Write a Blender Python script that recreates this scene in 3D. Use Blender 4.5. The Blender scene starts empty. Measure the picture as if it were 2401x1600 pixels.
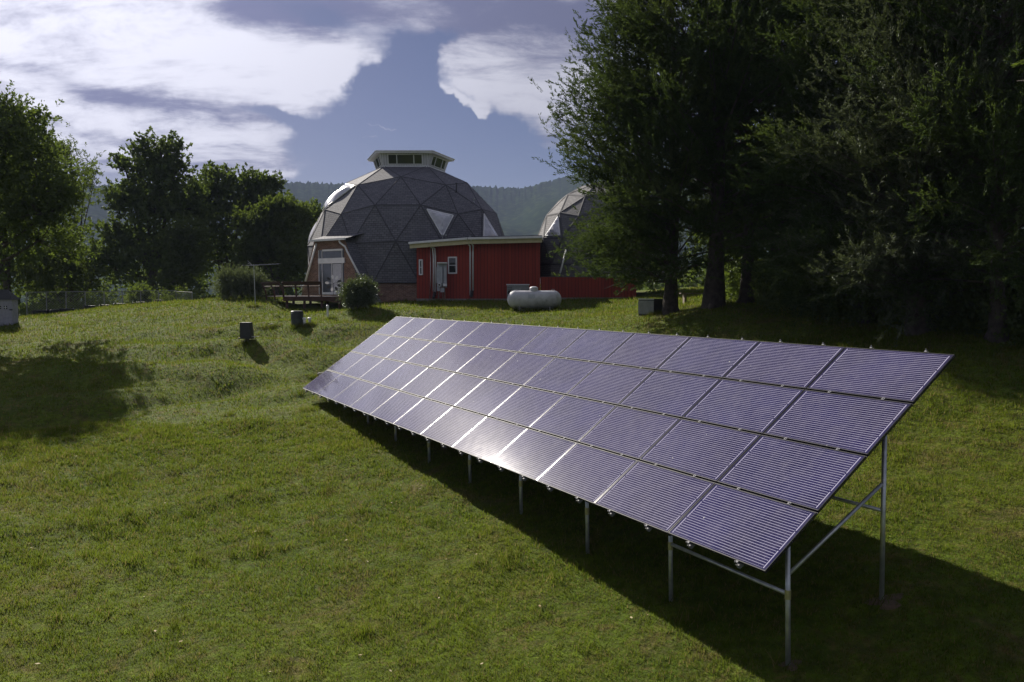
import bpy, math, random
import numpy as np
R = math.radians
rng = np.random.default_rng(7)
random.seed(7)
scene = bpy.context.scene
COL = scene.collection

# ------------------------------------------------------------------ camera numbers
F = 1937.3; PITCH = R(3.2704); CP, SP = math.cos(PITCH), math.sin(PITCH)
K = 2401 / 2353.0
SUN_AZ, SUN_EL = R(33.5), R(31)          # degrees left of +Y, elevation
SUN = np.array([-math.sin(SUN_AZ) * math.cos(SUN_EL), math.cos(SUN_AZ) * math.cos(SUN_EL), math.sin(SUN_EL)])

def ray(px, py):
    x, y = (px * K - 1200.5) / F, (py * K - 800) / F
    return np.array([x, CP - y * SP, -SP - y * CP])
def at(px, py, Y):
    r = ray(px, py); return r * (Y / r[1])

# ------------------------------------------------------------------ terrain
CTRL = [(3.2,9.46,-4.36),(2.19,11.32,-4.28),(1.2,13.16,-4.17),(.15,15.11,-4.08),(-.89,17.04,-3.96),(-1.96,19.,-3.88),(-3.01,20.95,-3.75),(-4.12,23.,-3.58),
 (-6.6,27,-3.4),(4.9,10.3,-3.78),(1.4,18.8,-3.2),(-3.8,28.8,-2.6),
 (0,4,-4.85),(-6,8,-4.85),(6,4,-4.6),(8.5,8,-3.9),(-10,14,-4.45),(-14,20,-4.0),(-18,30,-3.1),(-13,29,-3.05),
 (-11.05,34.5,-2.23),(-9.9,38,-1.53),(-7.6,41,-.82),(-14.9,46,-.68),(-11,44.8,-1.0),(-13,45.2,-.95),(-9.6,44.8,-1.0),(-11,46.5,-.85),(-14,50,-.35),(-12,52,-.4),(-6,50,-.42),
 (-6,43.5,-.6),(-2,43.5,-.58),(3,43.5,-.55),(1.1,41,-.8),(-3,39,-1.05),(2,48,-.42),(7,48,-.25),(5.4,32,-.78),(0,34,-1.55),(3,26,-2.1),
 (-4,34,-1.9),(7.3,30,-.5),(8.5,24,-1.35),(9.5,17,-2.5),(11.7,20,-1.05),(14,22,-.6),(12,13,-2.9),(15,9,-2.6),(12,34,-.1),(18,36,.4),(12,48,.15),(20,48,.6),
 (-23.3,54,-.72),(-27,50,-1.15),(-27,45,-1.5),(-20,45,-1.2),(-17,40,-1.75),(-25,38,-2.5),(-34,42,-3.0),(-31,52,-1.5),(-20,35,-2.7),
 (-25,62,-2),(-35,64,-3),(-45,58,-3),(-20,72,-2.2),(-7,64,-.6),(0,70,-.8),(12,66,.3),(-55,85,-5),(0,105,-4),(40,75,2),(-35,105,-6),
 (-45,30,-4.6),(-30,15,-5.1),(-20,5,-5.3),(25,15,-.6),(32,38,1),(0,-10,-5.4),(-20,-10,-6),(20,-10,-3.8),(-55,0,-6.5),(50,0,-.5),(60,50,3)]
CT = np.array(CTRL, float)
def _phi(d2):
    return 0.5 * d2 * np.log(np.maximum(d2, 1e-9))
_n = len(CT)
_A = np.zeros((_n + 3, _n + 3))
_d2 = ((CT[:, None, :2] - CT[None, :, :2]) ** 2).sum(2)
_A[:_n, :_n] = _phi(_d2) + np.eye(_n) * 1.5
_A[:_n, _n] = 1; _A[:_n, _n + 1:] = CT[:, :2]
_A[_n:, :_n] = _A[:_n, _n:].T
_w = np.linalg.solve(_A, np.concatenate([CT[:, 2], np.zeros(3)]))
def _sn(x, y, s, ph):
    return np.sin(x * s + 1.7 * np.sin(y * s * .63 + ph) + ph) * np.sin(y * s * 1.11 + 1.3 * np.sin(x * s * .57 - ph) + 2 * ph)
def hz(x, y):
    x = np.asarray(x, float); y = np.asarray(y, float); sh = np.broadcast(x, y).shape
    xf = np.broadcast_to(x, sh).ravel(); yf = np.broadcast_to(y, sh).ravel()
    out = np.empty(len(xf))
    cx = np.clip(xf, -75, 75); cy = np.clip(yf, -30, 125)
    for i in range(0, len(xf), 20000):
        a, b = cx[i:i + 20000], cy[i:i + 20000]
        d2 = (a[:, None] - CT[:, 0]) ** 2 + (b[:, None] - CT[:, 1]) ** 2
        out[i:i + 20000] = _phi(d2) @ _w[:_n] + _w[_n] + _w[_n + 1] * a + _w[_n + 2] * b
    far = np.clip((np.hypot(xf, yf - 30) - 75) / 150, 0, 1); far = far * far * (3 - 2 * far)
    out = out * (1 - far) + (-9) * far
    amp = np.clip((np.hypot(xf, yf) - 6) / 12, 0, 1)
    out += amp * (.06 * _sn(xf, yf, .9, .4) + .04 * _sn(xf, yf, 1.9, 2.1) + .02 * _sn(xf, yf, 4.3, 1.1))
    # eroded bank and mower ridges on the slope left of the array
    g = np.exp(-((xf + 11) / 8) ** 2 - ((yf - 34) / 7) ** 2)
    out += g * .22 * np.sin((yf + .35 * xf) * 1.5 + .8 * np.sin(xf * .7))
    L0, L1 = np.array([-17., 22.5]), np.array([-5.5, 30.5]); dd = (L1 - L0) / np.linalg.norm(L1 - L0); al = (xf - L0[0]) * dd[0] + (yf - L0[1]) * dd[1]; pe = (yf - L0[1]) * dd[0] - (xf - L0[0]) * dd[1] + .6 * np.sin(al * .5)
    out -= .32 * np.exp(-(pe / 1.0) ** 2) * np.exp(-((al - 7) / 7.5) ** 4)
    return out.reshape(sh)
def h1(x, y): return float(hz(np.array([x]), np.array([y]))[0])

# ------------------------------------------------------------------ object helpers
def tag(o, label=None, cat=None, group=None, kind=None):
    if label: o['label'] = label
    if cat: o['category'] = cat
    if group: o['group'] = group
    if kind: o['kind'] = kind
    return o
def empty(name, loc, label, cat, group=None, rz=0):
    o = bpy.data.objects.new(name, None); COL.objects.link(o)
    o.location = loc; o.rotation_euler = (0, 0, rz); o.empty_display_size = .2
    return tag(o, label, cat, group)
def link(name, me, mat, parent=None, smooth=False):
    o = bpy.data.objects.new(name, me); COL.objects.link(o)
    if mat: me.materials.append(mat)
    if smooth: me.polygons.foreach_set('use_smooth', [True] * len(me.polygons))
    if parent:
        o.parent = parent
        if parent.parent:  # sub-part
            o.location = (0, 0, 0)
    return o
class MB:
    """collects shapes; coordinates are world minus origin"""
    def __init__(s, org=(0, 0, 0)): s.v = []; s.f = []; s.o = np.array(org, float)
    def add(s, vs, fs):
        n = len(s.v); s.v += [tuple(np.asarray(p, float) - s.o) for p in vs]; s.f += [tuple(i + n for i in f) for f in fs]
    def box(s, c, size, ax=None, rz=0):
        if ax is None:
            ca, sa = math.cos(rz), math.sin(rz)
            ax = (np.array([ca, sa, 0]), np.array([-sa, ca, 0]), np.array([0, 0, 1.]))
        c = np.array(c, float); hx, hy, hzz = [a * d / 2 for a, d in zip(map(np.array, ax), size)]
        vs = [c + i * hx + j * hy + k * hzz for k in (-1, 1) for j in (-1, 1) for i in (-1, 1)]
        s.add(vs, [(0, 2, 3, 1), (4, 5, 7, 6), (0, 1, 5, 4), (2, 6, 7, 3), (0, 4, 6, 2), (1, 3, 7, 5)])
    def prism(s, pts, ext):
        n = len(pts); pts = [np.array(p, float) for p in pts]; e = np.array(ext, float)
        s.add(pts + [p + e for p in pts], [tuple(range(n))[::-1], tuple(range(n, 2 * n))] + [(i, (i + 1) % n, n + (i + 1) % n, n + i) for i in range(n)])
    def tube(s, pts, rad, n=8, cap=True):
        pts = [np.array(p, float) for p in pts]
        if not hasattr(rad, '__len__'): rad = [rad] * len(pts)
        vs = []; fs = []
        for i, p in enumerate(pts):
            d = pts[min(i + 1, len(pts) - 1)] - pts[max(i - 1, 0)]; d = d / (np.linalg.norm(d) + 1e-9)
            a = np.cross(d, [0, 0, 1.]) if abs(d[2]) < .9 else np.cross(d, [1., 0, 0]); a /= np.linalg.norm(a); b = np.cross(d, a)
            for k in range(n):
                t = 2 * math.pi * k / n; vs.append(p + rad[i] * (math.cos(t) * a + math.sin(t) * b))
        for i in range(len(pts) - 1):
            for k in range(n):
                fs.append((i * n + k, i * n + (k + 1) % n, (i + 1) * n + (k + 1) % n, (i + 1) * n + k))
        if cap: fs.append(tuple(range(n))[::-1]); fs.append(tuple(range((len(pts) - 1) * n, len(pts) * n)))
        s.add(vs, fs)
    def build(s, name, mat, parent=None, smooth=False, bevel=0):
        me = bpy.data.meshes.new(name); me.from_pydata(s.v, [], s.f); me.validate(); me.update()
        o = link(name, me, mat, parent, smooth)
        if smooth:
            try: me.shade_auto_smooth
            except Exception: pass
        if bevel:
            m = o.modifiers.new('bevel', 'BEVEL'); m.width = bevel; m.segments = 2; m.limit_method = 'ANGLE'
        return o
def fast_mesh(name, V, nper):
    """V: (faces*nper,3) array, every face has its own nper vertices"""
    V = np.ascontiguousarray(V, dtype=np.float32); nf = len(V) // nper
    me = bpy.data.meshes.new(name)
    me.vertices.add(len(V)); me.vertices.foreach_set('co', V.ravel())
    me.loops.add(len(V)); me.loops.foreach_set('vertex_index', np.arange(len(V), dtype=np.int32))
    me.polygons.add(nf); me.polygons.foreach_set('loop_start', np.arange(0, len(V), nper, dtype=np.int32))
    me.update(calc_edges=True)
    return me

# ------------------------------------------------------------------ materials
class NT:
    def __init__(s, tree): s.t = tree; s.n = tree.nodes; s.l = tree.links
    def new(s, typ, **kw):
        n = s.n.new(typ)
        for k, v in kw.items(): setattr(n, k, v)
        return n
    def put(s, sock, v):
        if hasattr(v, 'is_linked') or isinstance(v, bpy.types.NodeSocket): s.l.new(v, sock)
        elif isinstance(v, (tuple, list)) and len(v) == 3 and sock.type == 'RGBA': sock.default_value = (*v, 1)
        else: sock.default_value = v
    def math(s, op, a, b=0., c=0., clamp=False):
        n = s.new('ShaderNodeMath', operation=op); n.use_clamp = clamp
        s.put(n.inputs[0], a); s.put(n.inputs[1], b); s.put(n.inputs[2], c); return n.outputs[0]
    def mix(s, f, a, b):
        n = s.new('ShaderNodeMix', data_type='RGBA'); s.put(n.inputs[0], f); s.put(n.inputs[6], a); s.put(n.inputs[7], b); return n.outputs[2]
    def noise(s, vec, scale, detail=3., rough=.5, dist=0.):
        n = s.new('ShaderNodeTexNoise'); 
        if vec is not None: s.l.new(vec, n.inputs['Vector'])
        n.inputs['Scale'].default_value = scale; n.inputs['Detail'].default_value = detail
        n.inputs['Roughness'].default_value = rough; n.inputs['Distortion'].default_value = dist
        return n.outputs['Fac']
    def ramp(s, f, a, b):
        n = s.new('ShaderNodeMapRange'); n.interpolation_type = 'SMOOTHSTEP'
        s.put(n.inputs[0], f); n.inputs[1].default_value = a; n.inputs[2].default_value = b; return n.outputs[0]
    def bump(s, h, strength=.5, dist=.02):
        n = s.new('ShaderNodeBump'); n.inputs['Strength'].default_value = strength; n.inputs['Distance'].default_value = dist
        s.l.new(h, n.inputs['Height']); return n.outputs[0]
def newmat(name):
    m = bpy.data.materials.new(name); m.use_nodes = True; m.node_tree.nodes.clear()
    t = NT(m.node_tree); out = t.new('ShaderNodeOutputMaterial'); return m, t, out
def PM(name, c, c2=None, rough=.6, metal=0., scale=6., bump=0., bdist=.01, coat=0., spec=.5, stain=None, trans=0.):
    m, t, out = newmat(name); p = t.new('ShaderNodeBsdfPrincipled')
    tc = t.new('ShaderNodeTexCoord').outputs['Object']
    f = t.noise(tc, scale, 5, .6)
    col = t.mix(t.ramp(f, .3, .7), c, c2 or tuple(x * .8 for x in c))
    if stain:
        col = t.mix(t.math('MULTIPLY', t.ramp(t.noise(tc, scale * .35, 6, .7), .5, .75), stain[1]), col, stain[0])
    t.put(p.inputs['Base Color'], col); p.inputs['Metallic'].default_value = metal
    t.put(p.inputs['Roughness'], t.math('ADD', rough - .05, t.math('MULTIPLY', f, .1)))
    p.inputs['Specular IOR Level'].default_value = spec; p.inputs['Coat Weight'].default_value = coat
    p.inputs['Transmission Weight'].default_value = trans
    if bump: t.l.new(t.bump(t.noise(tc, scale * 5, 4, .6), bump, bdist), p.inputs['Normal'])
    t.l.new(p.outputs[0], out.inputs[0]); return m
def world_pos(t): return t.new('ShaderNodeNewGeometry').outputs['Position']

def leafmat(name, c1, c2, trans=.45, clump=(1., .6), tint=None, rough=.55, gloss=.05):
    m, t, out = newmat(name)
    g = t.new('ShaderNodeNewGeometry'); isl = g.outputs['Random Per Island']
    col = t.mix(isl, c1, c2)
    n1 = t.ramp(t.noise(g.outputs['Position'], clump[0], 3, .55), .35, .65)
    dark = t.mix(.5, col, tuple(x * clump[1] for x in c1))
    col = t.mix(n1, dark, col)
    if tint: col = t.mix(t.math('MULTIPLY', t.ramp(t.noise(g.outputs['Position'], clump[0] * .5, 2), .5, .7), .7), col, tint)
    d = t.new('ShaderNodeBsdfDiffuse'); t.l.new(col, d.inputs[0])
    tr = t.new('ShaderNodeBsdfTranslucent'); t.l.new(t.mix(.35, col, (.10, .14, .01)), tr.inputs[0])
    mx = t.new('ShaderNodeMixShader'); mx.inputs[0].default_value = trans; t.l.new(d.outputs[0], mx.inputs[1]); t.l.new(tr.outputs[0], mx.inputs[2])
    gl = t.new('ShaderNodeBsdfGlossy'); gl.inputs[0].default_value = (.6, .65, .6, 1); gl.inputs['Roughness'].default_value = rough
    m2 = t.new('ShaderNodeMixShader'); m2.inputs[0].default_value = gloss; t.l.new(mx.outputs[0], m2.inputs[1]); t.l.new(gl.outputs[0], m2.inputs[2])
    t.l.new(m2.outputs[0], out.inputs[0]); return m

def lawn_color(t, blades):
    g = t.new('ShaderNodeNewGeometry'); pos = g.outputs['Position']
    a = t.ramp(t.noise(pos, .35, 4, .6), .3, .7); b = t.ramp(t.noise(pos, 1.6, 4, .65, .6), .35, .65)
    c = t.mix(a, (.068, .118, .010), (.130, .182, .014)); c = t.mix(t.math('MULTIPLY', b, .55), c, (.125, .17, .014))
    yel = t.ramp(t.noise(pos, .16, 3, .5), .5, .72); c = t.mix(t.math('MULTIPLY', yel, .75), c, (.17, .19, .02))
    dry = t.ramp(t.noise(pos, .5, 8, .80, 1.4), .50, .64); c = t.mix(t.math('MULTIPLY', dry, .72), c, (.17, .115, .055))
    cl = t.ramp(t.noise(pos, 5.5, 5, .7, .4), .34, .66); c = t.mix(t.math('MULTIPLY', t.math('SUBTRACT', 1., cl), .65), c, (.034, .055, .008))
    brown = t.ramp(t.noise(pos, 2.6, 6, .8, 1.), .52, .70); c = t.mix(t.math('MULTIPLY', brown, .7), c, (.16, .105, .045))
    if blades:
        isl = g.outputs['Random Per Island']
        c = t.mix(t.math('MULTIPLY', t.ramp(isl, .55, 1.), .8), c, (.15, .20, .03))
        c = t.mix(t.ramp(isl, .86, .90), c, (.24, .17, .085)); c = t.mix(t.ramp(isl, .12, .04), c, (.03, .045, .01))
    return c, pos
def mat_ground():
    m, t, out = newmat('lawn_soil'); p = t.new('ShaderNodeBsdfPrincipled'); c, pos = lawn_color(t, False)
    soil = t.ramp(t.noise(pos, 9, 6, .7), .4, .62); c = t.mix(t.math('MULTIPLY', soil, .5), c, (.045, .040, .015))
    t.put(p.inputs['Base Color'], c); p.inputs['Roughness'].default_value = .95; p.inputs['Specular IOR Level'].default_value = .1
    h = t.math('ADD', t.noise(pos, 14, 6, .7), t.math('MULTIPLY', t.noise(pos, 3, 4, .6), 1.5))
    t.l.new(t.bump(h, .9, .06), p.inputs['Normal']); t.l.new(p.outputs[0], out.inputs[0]); return m
def mat_blades():
    m, t, out = newmat('grass_blades'); c, pos = lawn_color(t, True)
    d = t.new('ShaderNodeBsdfDiffuse'); t.l.new(c, d.inputs[0]); tr = t.new('ShaderNodeBsdfTranslucent'); t.l.new(t.mix(.3, c, (.2, .25, .02)), tr.inputs[0])
    mx = t.new('ShaderNodeMixShader'); mx.inputs[0].default_value = .5; t.l.new(d.outputs[0], mx.inputs[1]); t.l.new(tr.outputs[0], mx.inputs[2])
    t.l.new(mx.outputs[0], out.inputs[0]); return m

def mat_shingle(name, c1, c2, mortar):
    m, t, out = newmat(name); p = t.new('ShaderNodeBsdfPrincipled'); uv = t.new('ShaderNodeUVMap').outputs[0]
    b = t.new('ShaderNodeTexBrick'); t.l.new(uv, b.inputs['Vector']); b.offset = .5
    b.inputs['Scale'].default_value = 1; b.inputs['Brick Width'].default_value = .30; b.inputs['Row Height'].default_value = .14
    b.inputs['Mortar Size'].default_value = .014; b.inputs['Mortar Smooth'].default_value = .3
    b.inputs['Color1'].default_value = (*c1, 1); b.inputs['Color2'].default_value = (*c2, 1); b.inputs['Mortar'].default_value = (*mortar, 1)
    n = t.ramp(t.noise(world_pos(t), .8, 5, .65), .3, .75); col = t.mix(t.math('MULTIPLY', n, .35), b.outputs[0], tuple(x * 1.7 for x in c1))
    col = t.mix(t.math('MULTIPLY', t.ramp(t.noise(world_pos(t), 14, 3, .7), .35, .7), .3), col, tuple(x * .45 for x in c1))
    t.put(p.inputs['Base Color'], col); p.inputs['Roughness'].default_value = .85
    t.l.new(t.bump(t.math('SUBTRACT', 1., b.outputs['Fac']), .8, .015), p.inputs['Normal']); t.l.new(p.outputs[0], out.inputs[0]); return m
def mat_brick(name):
    m, t, out = newmat(name); p = t.new('ShaderNodeBsdfPrincipled'); uv = t.new('ShaderNodeUVMap').outputs[0]
    b = t.new('ShaderNodeTexBrick'); t.l.new(uv, b.inputs['Vector']); b.inputs['Scale'].default_value = 1
    b.inputs['Brick Width'].default_value = .22; b.inputs['Row Height'].default_value = .075; b.inputs['Mortar Size'].default_value = .008
    b.inputs['Color1'].default_value = (.16, .065, .04, 1); b.inputs['Color2'].default_value = (.27, .15, .10, 1); b.inputs['Mortar'].default_value = (.30, .27, .24, 1)
    col = t.mix(t.math('MULTIPLY', t.ramp(t.noise(world_pos(t), 3, 4, .7), .4, .65), .5), b.outputs[0], (.09, .06, .05))
    t.put(p.inputs['Base Color'], col); p.inputs['Roughness'].default_value = .9
    t.l.new(t.bump(t.math('SUBTRACT', 1., b.outputs['Fac']), .6, .01), p.inputs['Normal']); t.l.new(p.outputs[0], out.inputs[0]); return m
def mat_siding(name, c, c2, groove=.2):
    """vertical board siding; UV.x runs along the wall"""
    m, t, out = newmat(name); p = t.new('ShaderNodeBsdfPrincipled'); uv = t.new('ShaderNodeUVMap').outputs[0]
    sx = t.new('ShaderNodeSeparateXYZ'); t.l.new(uv, sx.inputs[0])
    fr = t.math('FRACT', t.math('DIVIDE', sx.outputs[0], groove)); g = t.math('LESS_THAN', fr, .12)
    wn = t.new('ShaderNodeTexWhiteNoise', noise_dimensions='1D'); t.l.new(t.math('FLOOR', t.math('DIVIDE', sx.outputs[0], groove)), wn.inputs['W'])
    mp = t.new('ShaderNodeMapping'); mp.inputs['Scale'].default_value = (14, .8, 1); t.l.new(uv, mp.inputs[0])
    col = t.mix(wn.outputs[0], c, c2); col = t.mix(t.math('MULTIPLY', t.ramp(t.noise(mp.outputs[0], 1, 5, .7), .35, .7), .45), col, tuple(x * .6 for x in c))
    col = t.mix(g, col, tuple(x * .25 for x in c)); t.put(p.inputs['Base Color'], col); p.inputs['Roughness'].default_value = .75
    t.l.new(t.bump(t.math('SUBTRACT', 1., g), .6, .012), p.inputs['Normal']); t.l.new(p.outputs[0], out.inputs[0]); return m

W = {}
W['ground'] = mat_ground(); W['blades'] = mat_blades()
W['shingle'] = mat_shingle('grey_asphalt_shingle', (.12, .118, .14), (.185, .182, .208), (.045, .045, .055))
W['shingle_small'] = mat_shingle('weathered_shingle', (.12, .118, .13), (.19, .185, .195), (.045, .045, .05))
W['ridge'] = PM('dark_ridge_cap', (.075, .075, .088), rough=.85, scale=10)
W['brick'] = mat_brick('old_red_brick')
W['red'] = mat_siding('barn_red_boards', (.25, .024, .012), (.32, .036, .016))
W['white'] = PM('white_trim_paint', (.80, .80, .82), (.70, .70, .73), rough=.5, scale=4, stain=((.45, .44, .40), .4))
W['cream'] = PM('cream_fascia', (.62, .56, .36), (.52, .46, .28), rough=.6, scale=3)
W['whitesiding'] = mat_siding('white_board_siding', (.62, .62, .66), (.70, .70, .73), .16)
W['glass'] = PM('window_glass', (.02, .028, .03), (.03, .035, .035), rough=.08, spec=.9, scale=1.2)
W['doorglass'] = PM('sliding_door_glass', (.09, .10, .12), (.06, .07, .085), rough=.1, spec=.8, scale=1.5)
W['skylight'] = PM('acrylic_skylight', (.60, .60, .66), (.44, .44, .50), rough=.22, scale=2.5, coat=.5)
W['concrete'] = PM('grey_concrete', (.26, .25, .235), (.17, .165, .155), rough=.9, scale=5, bump=.4)
W['galv'] = PM('galvanised_steel', (.50, .52, .53), (.36, .38, .39), rough=.42, metal=.75, scale=9, bump=.15)
W['clamp'] = PM('dull_clamp_metal', (.20, .20, .22), (.14, .14, .15), rough=.65, metal=0, spec=.3, scale=30)
W['fence'] = PM('dull_fence_steel', (.30, .305, .31), (.2, .205, .21), rough=.6, metal=.2, scale=9)
W['brass'] = PM('yellow_zinc_fitting', (.42, .40, .20), (.33, .31, .16), rough=.45, metal=.6, scale=20)
W['alu'] = PM('dull_aluminium', (.50, .50, .52), (.36, .36, .38), rough=.5, metal=.5, scale=12)
W['darkframe'] = PM('dark_anodised_frame', (.012, .012, .016), (.02, .02, .024), rough=.6, metal=0, spec=.25, scale=14)
W['sideframe'] = PM('worn_anodised_edge', (.05, .05, .055), (.03, .03, .035), rough=.22, metal=.5, scale=14)  # lighter, glossier copy of the frame metal so side bars show glints
W['tank'] = PM('weathered_tank_paint', (.62, .62, .66), (.46, .46, .49), rough=.5, scale=2.2, bump=.1, stain=((.10, .10, .09), .8))
W['black'] = PM('black_plastic', (.018, .02, .022), (.03, .032, .034), rough=.5, scale=5)
W['darkgreen'] = PM('dark_green_cover', (.02, .035, .03), (.04, .055, .045), rough=.55, scale=6, stain=((.10, .10, .08), .6))
W['greybox'] = PM('grey_enclosure_paint', (.46, .48, .52), (.36, .38, .42), rough=.5, scale=4, stain=((.2, .19, .17), .5))
W['hvac'] = PM('hvac_grey_metal', (.30, .31, .31), (.22, .23, .23), rough=.55, scale=4)
W['deckwood'] = PM('stained_deck_wood', (.085, .04, .028), (.05, .024, .018), rough=.75, scale=7, bump=.3)
W['paledeck'] = PM('sunbleached_deck_boards', (.50, .44, .42), (.38, .33, .31), rough=.8, scale=5)
W['timber'] = PM('weathered_timber', (.22, .17, .13), (.13, .10, .08), rough=.9, scale=6, bump=.3)
W['bark'] = PM('tree_bark', (.085, .068, .055), (.035, .028, .024), rough=.95, scale=5, bump=.9, bdist=.04)
W['palebark'] = PM('pale_peeling_bark', (.17, .14, .115), (.085, .07, .055), rough=.95, scale=5, bump=.8, bdist=.03)
W['stone'] = PM('field_stone', (.32, .30, .28), (.2, .19, .18), rough=.9, scale=4, bump=.5)
W['soil'] = PM('bare_red_soil', (.13, .085, .055), (.08, .06, .035), rough=.98, scale=9, bump=.8, bdist=.03)
W['pvc'] = PM('white_pvc', (.74, .74, .76), (.62, .62, .64), rough=.45, scale=8)
W['cedar'] = leafmat('cedar_spray', (.032, .056, .020), (.064, .094, .032), trans=.36, clump=(.9, .5), tint=(.075, .095, .030), gloss=.015)
W['cedargrey'] = leafmat('silvery_cedar_spray', (.05, .064, .038), (.11, .12, .08), trans=.3, clump=(.8, .5), gloss=.03)
W['leafdark'] = leafmat('dark_broadleaf', (.068, .108, .020), (.13, .17, .032), trans=.55, clump=(.5, .5))
W['leafmid'] = leafmat('green_broadleaf', (.07, .105, .016), (.12, .15, .026), trans=.6, clump=(.5, .5))
W['leaflight'] = leafmat('yellow_green_leaf', (.085, .125, .018), (.14, .175, .030), trans=.55, clump=(.6, .55))
W['leafgrey'] = leafmat('grey_green_leaf', (.085, .105, .055), (.14, .16, .085), trans=.4, clump=(1.5, .6))
W['leafshrub'] = leafmat('shrub_leaf', (.05, .075, .028), (.11, .13, .055), trans=.4, clump=(2.5, .4), gloss=.1, rough=.4)

def mat_cells():
    m, t, out = newmat('photovoltaic_glass'); p = t.new('ShaderNodeBsdfPrincipled'); tc = t.new('ShaderNodeTexCoord')
    uv = t.new('ShaderNodeUVMap').outputs[0]; s = t.new('ShaderNodeSeparateXYZ'); t.l.new(uv, s.inputs[0]); u, v = s.outputs[0], s.outputs[1]
    inx = t.math('MULTIPLY', t.math('GREATER_THAN', u, .035), t.math('LESS_THAN', u, .965))
    iny = t.math('MULTIPLY', t.math('GREATER_THAN', v, .022), t.math('LESS_THAN', v, .978)); ins = t.math('MULTIPLY', inx, iny)
    fb = t.math('FRACT', t.math('MULTIPLY_ADD', v, 25.1, -.05)); bus = t.math('MULTIPLY', t.math('LESS_THAN', t.math('ABSOLUTE', t.math('SUBTRACT', fb, .5)), .075), ins)
    fc = t.math('FRACT', t.math('MULTIPLY_ADD', u, 10.7, -.35)); gapu = t.math('LESS_THAN', t.math('ABSOLUTE', t.math('SUBTRACT', fc, .5)), .016)
    fr = t.math('FRACT', t.math('MULTIPLY_ADD', v, 6.27, -.13)); gapv = t.math('LESS_THAN', fr, .022)
    g3 = t.math('GREATER_THAN', t.math('FRACT', t.math('MULTIPLY', v, 3.)), .06)
    endu = t.math('LESS_THAN', t.math('ABSOLUTE', t.math('SUBTRACT', t.math('ABSOLUTE', t.math('SUBTRACT', u, .5)), .475)), .0038)
    end = t.math('MULTIPLY', t.math('MULTIPLY', endu, g3), iny)
    isl = t.new('ShaderNodeObjectInfo').outputs['Random']
    pos = world_pos(t)
    base = t.mix(t.ramp(t.noise(pos, 1.1, 3), .3, .7), (.012, .011, .050), (.019, .017, .080)); base = t.mix(t.math('MULTIPLY', isl, .35), base, (.032, .022, .05))
    base = t.mix(t.math('MULTIPLY', gapu, .5), base, (.10, .095, .16)); base = t.mix(gapv, base, (.016, .014, .03))
    base = t.mix(t.math('MAXIMUM', bus, end), base, (.42, .40, .54))
    mt = t.math('MAXIMUM', bus, end)
    dust = t.noise(pos, 6, 5, .7); spots = t.ramp(t.noise(pos, 13, 2, .4), .78, .80)
    base = t.mix(t.math('MULTIPLY', t.ramp(dust, .35, .8), .10), base, (.40, .37, .40)); base = t.mix(spots, base, (.5, .5, .48))
    t.put(p.inputs['Base Color'], base); p.inputs['Specular IOR Level'].default_value = .20
    t.put(p.inputs['Roughness'], t.math('ADD', .03, t.math('MULTIPLY', dust, .03)))
    p.inputs['Coat Weight'].default_value = .016; p.inputs['Coat Roughness'].default_value = .27
    t.l.new(p.outputs[0], out.inputs[0]); return m
W['cells'] = mat_cells()

# ------------------------------------------------------------------ sky, sun, camera
w = bpy.data.worlds.new('World'); scene.world = w; w.use_nodes = True; w.node_tree.nodes.clear(); t = NT(w.node_tree)
wo = t.new('ShaderNodeOutputWorld'); bg = t.new('ShaderNodeBackground'); t.l.new(bg.outputs[0], wo.inputs[0])
sky = t.new('ShaderNodeTexSky', sky_type='NISHITA'); sky.sun_disc = False; sky.sun_elevation = SUN_EL; sky.sun_rotation = -SUN_AZ
sky.air_density = 1.0; sky.dust_density = .6; sky.ozone_density = 2.5
tc = t.new('ShaderNodeTexCoord').outputs['Generated']
sp = t.new('ShaderNodeSeparateXYZ'); t.l.new(tc, sp.inputs[0]); X, Y, Z = sp.outputs
az = t.math('ARCTAN2', X, Y); el = t.math('ARCSINE', Z)
zz = t.math('ADD', t.math('MAXIMUM', Z, 0.), .16)
cb = t.new('ShaderNodeCombineXYZ'); t.l.new(t.math('DIVIDE', X, zz), cb.inputs[0]); t.l.new(t.math('DIVIDE', Y, zz), cb.inputs[1])
def warp(vec, s, amt):
    n = t.new('ShaderNodeTexNoise'); n.inputs['Scale'].default_value = s; n.inputs['Detail'].default_value = 3; t.l.new(vec, n.inputs['Vector'])
    a = t.new('ShaderNodeVectorMath', operation='MULTIPLY_ADD'); t.l.new(n.outputs['Color'], a.inputs[0]); a.inputs[1].default_value = (amt,) * 3; t.l.new(vec, a.inputs[2]); return a.outputs[0]
mpw = t.new('ShaderNodeMapping'); mpw.inputs['Rotation'].default_value = (0, 0, R(12)); mpw.inputs['Scale'].default_value = (.78, 1.2, 1); t.l.new(cb.outputs[0], mpw.inputs[0])
pl = warp(mpw.outputs[0], .8, .5)
wa = t.new('ShaderNodeVectorMath', operation='MULTIPLY_ADD')
nz = t.new('ShaderNodeTexNoise'); nz.inputs['Scale'].default_value = 7; nz.inputs['Detail'].default_value = 5; nz.inputs['Roughness'].default_value = .62; t.l.new(tc, nz.inputs['Vector'])
sc = t.new('ShaderNodeVectorMath', operation='SUBTRACT'); t.l.new(nz.outputs['Color'], sc.inputs[0]); sc.inputs[1].default_value = (.5,) * 3
sw = t.new('ShaderNodeSeparateXYZ'); t.l.new(sc.outputs[0], sw.inputs[0])
azw = t.math('MULTIPLY_ADD', sw.outputs[0], .20, az); elw = t.math('MULTIPLY_ADD', sw.outputs[1], .085, el)
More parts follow.
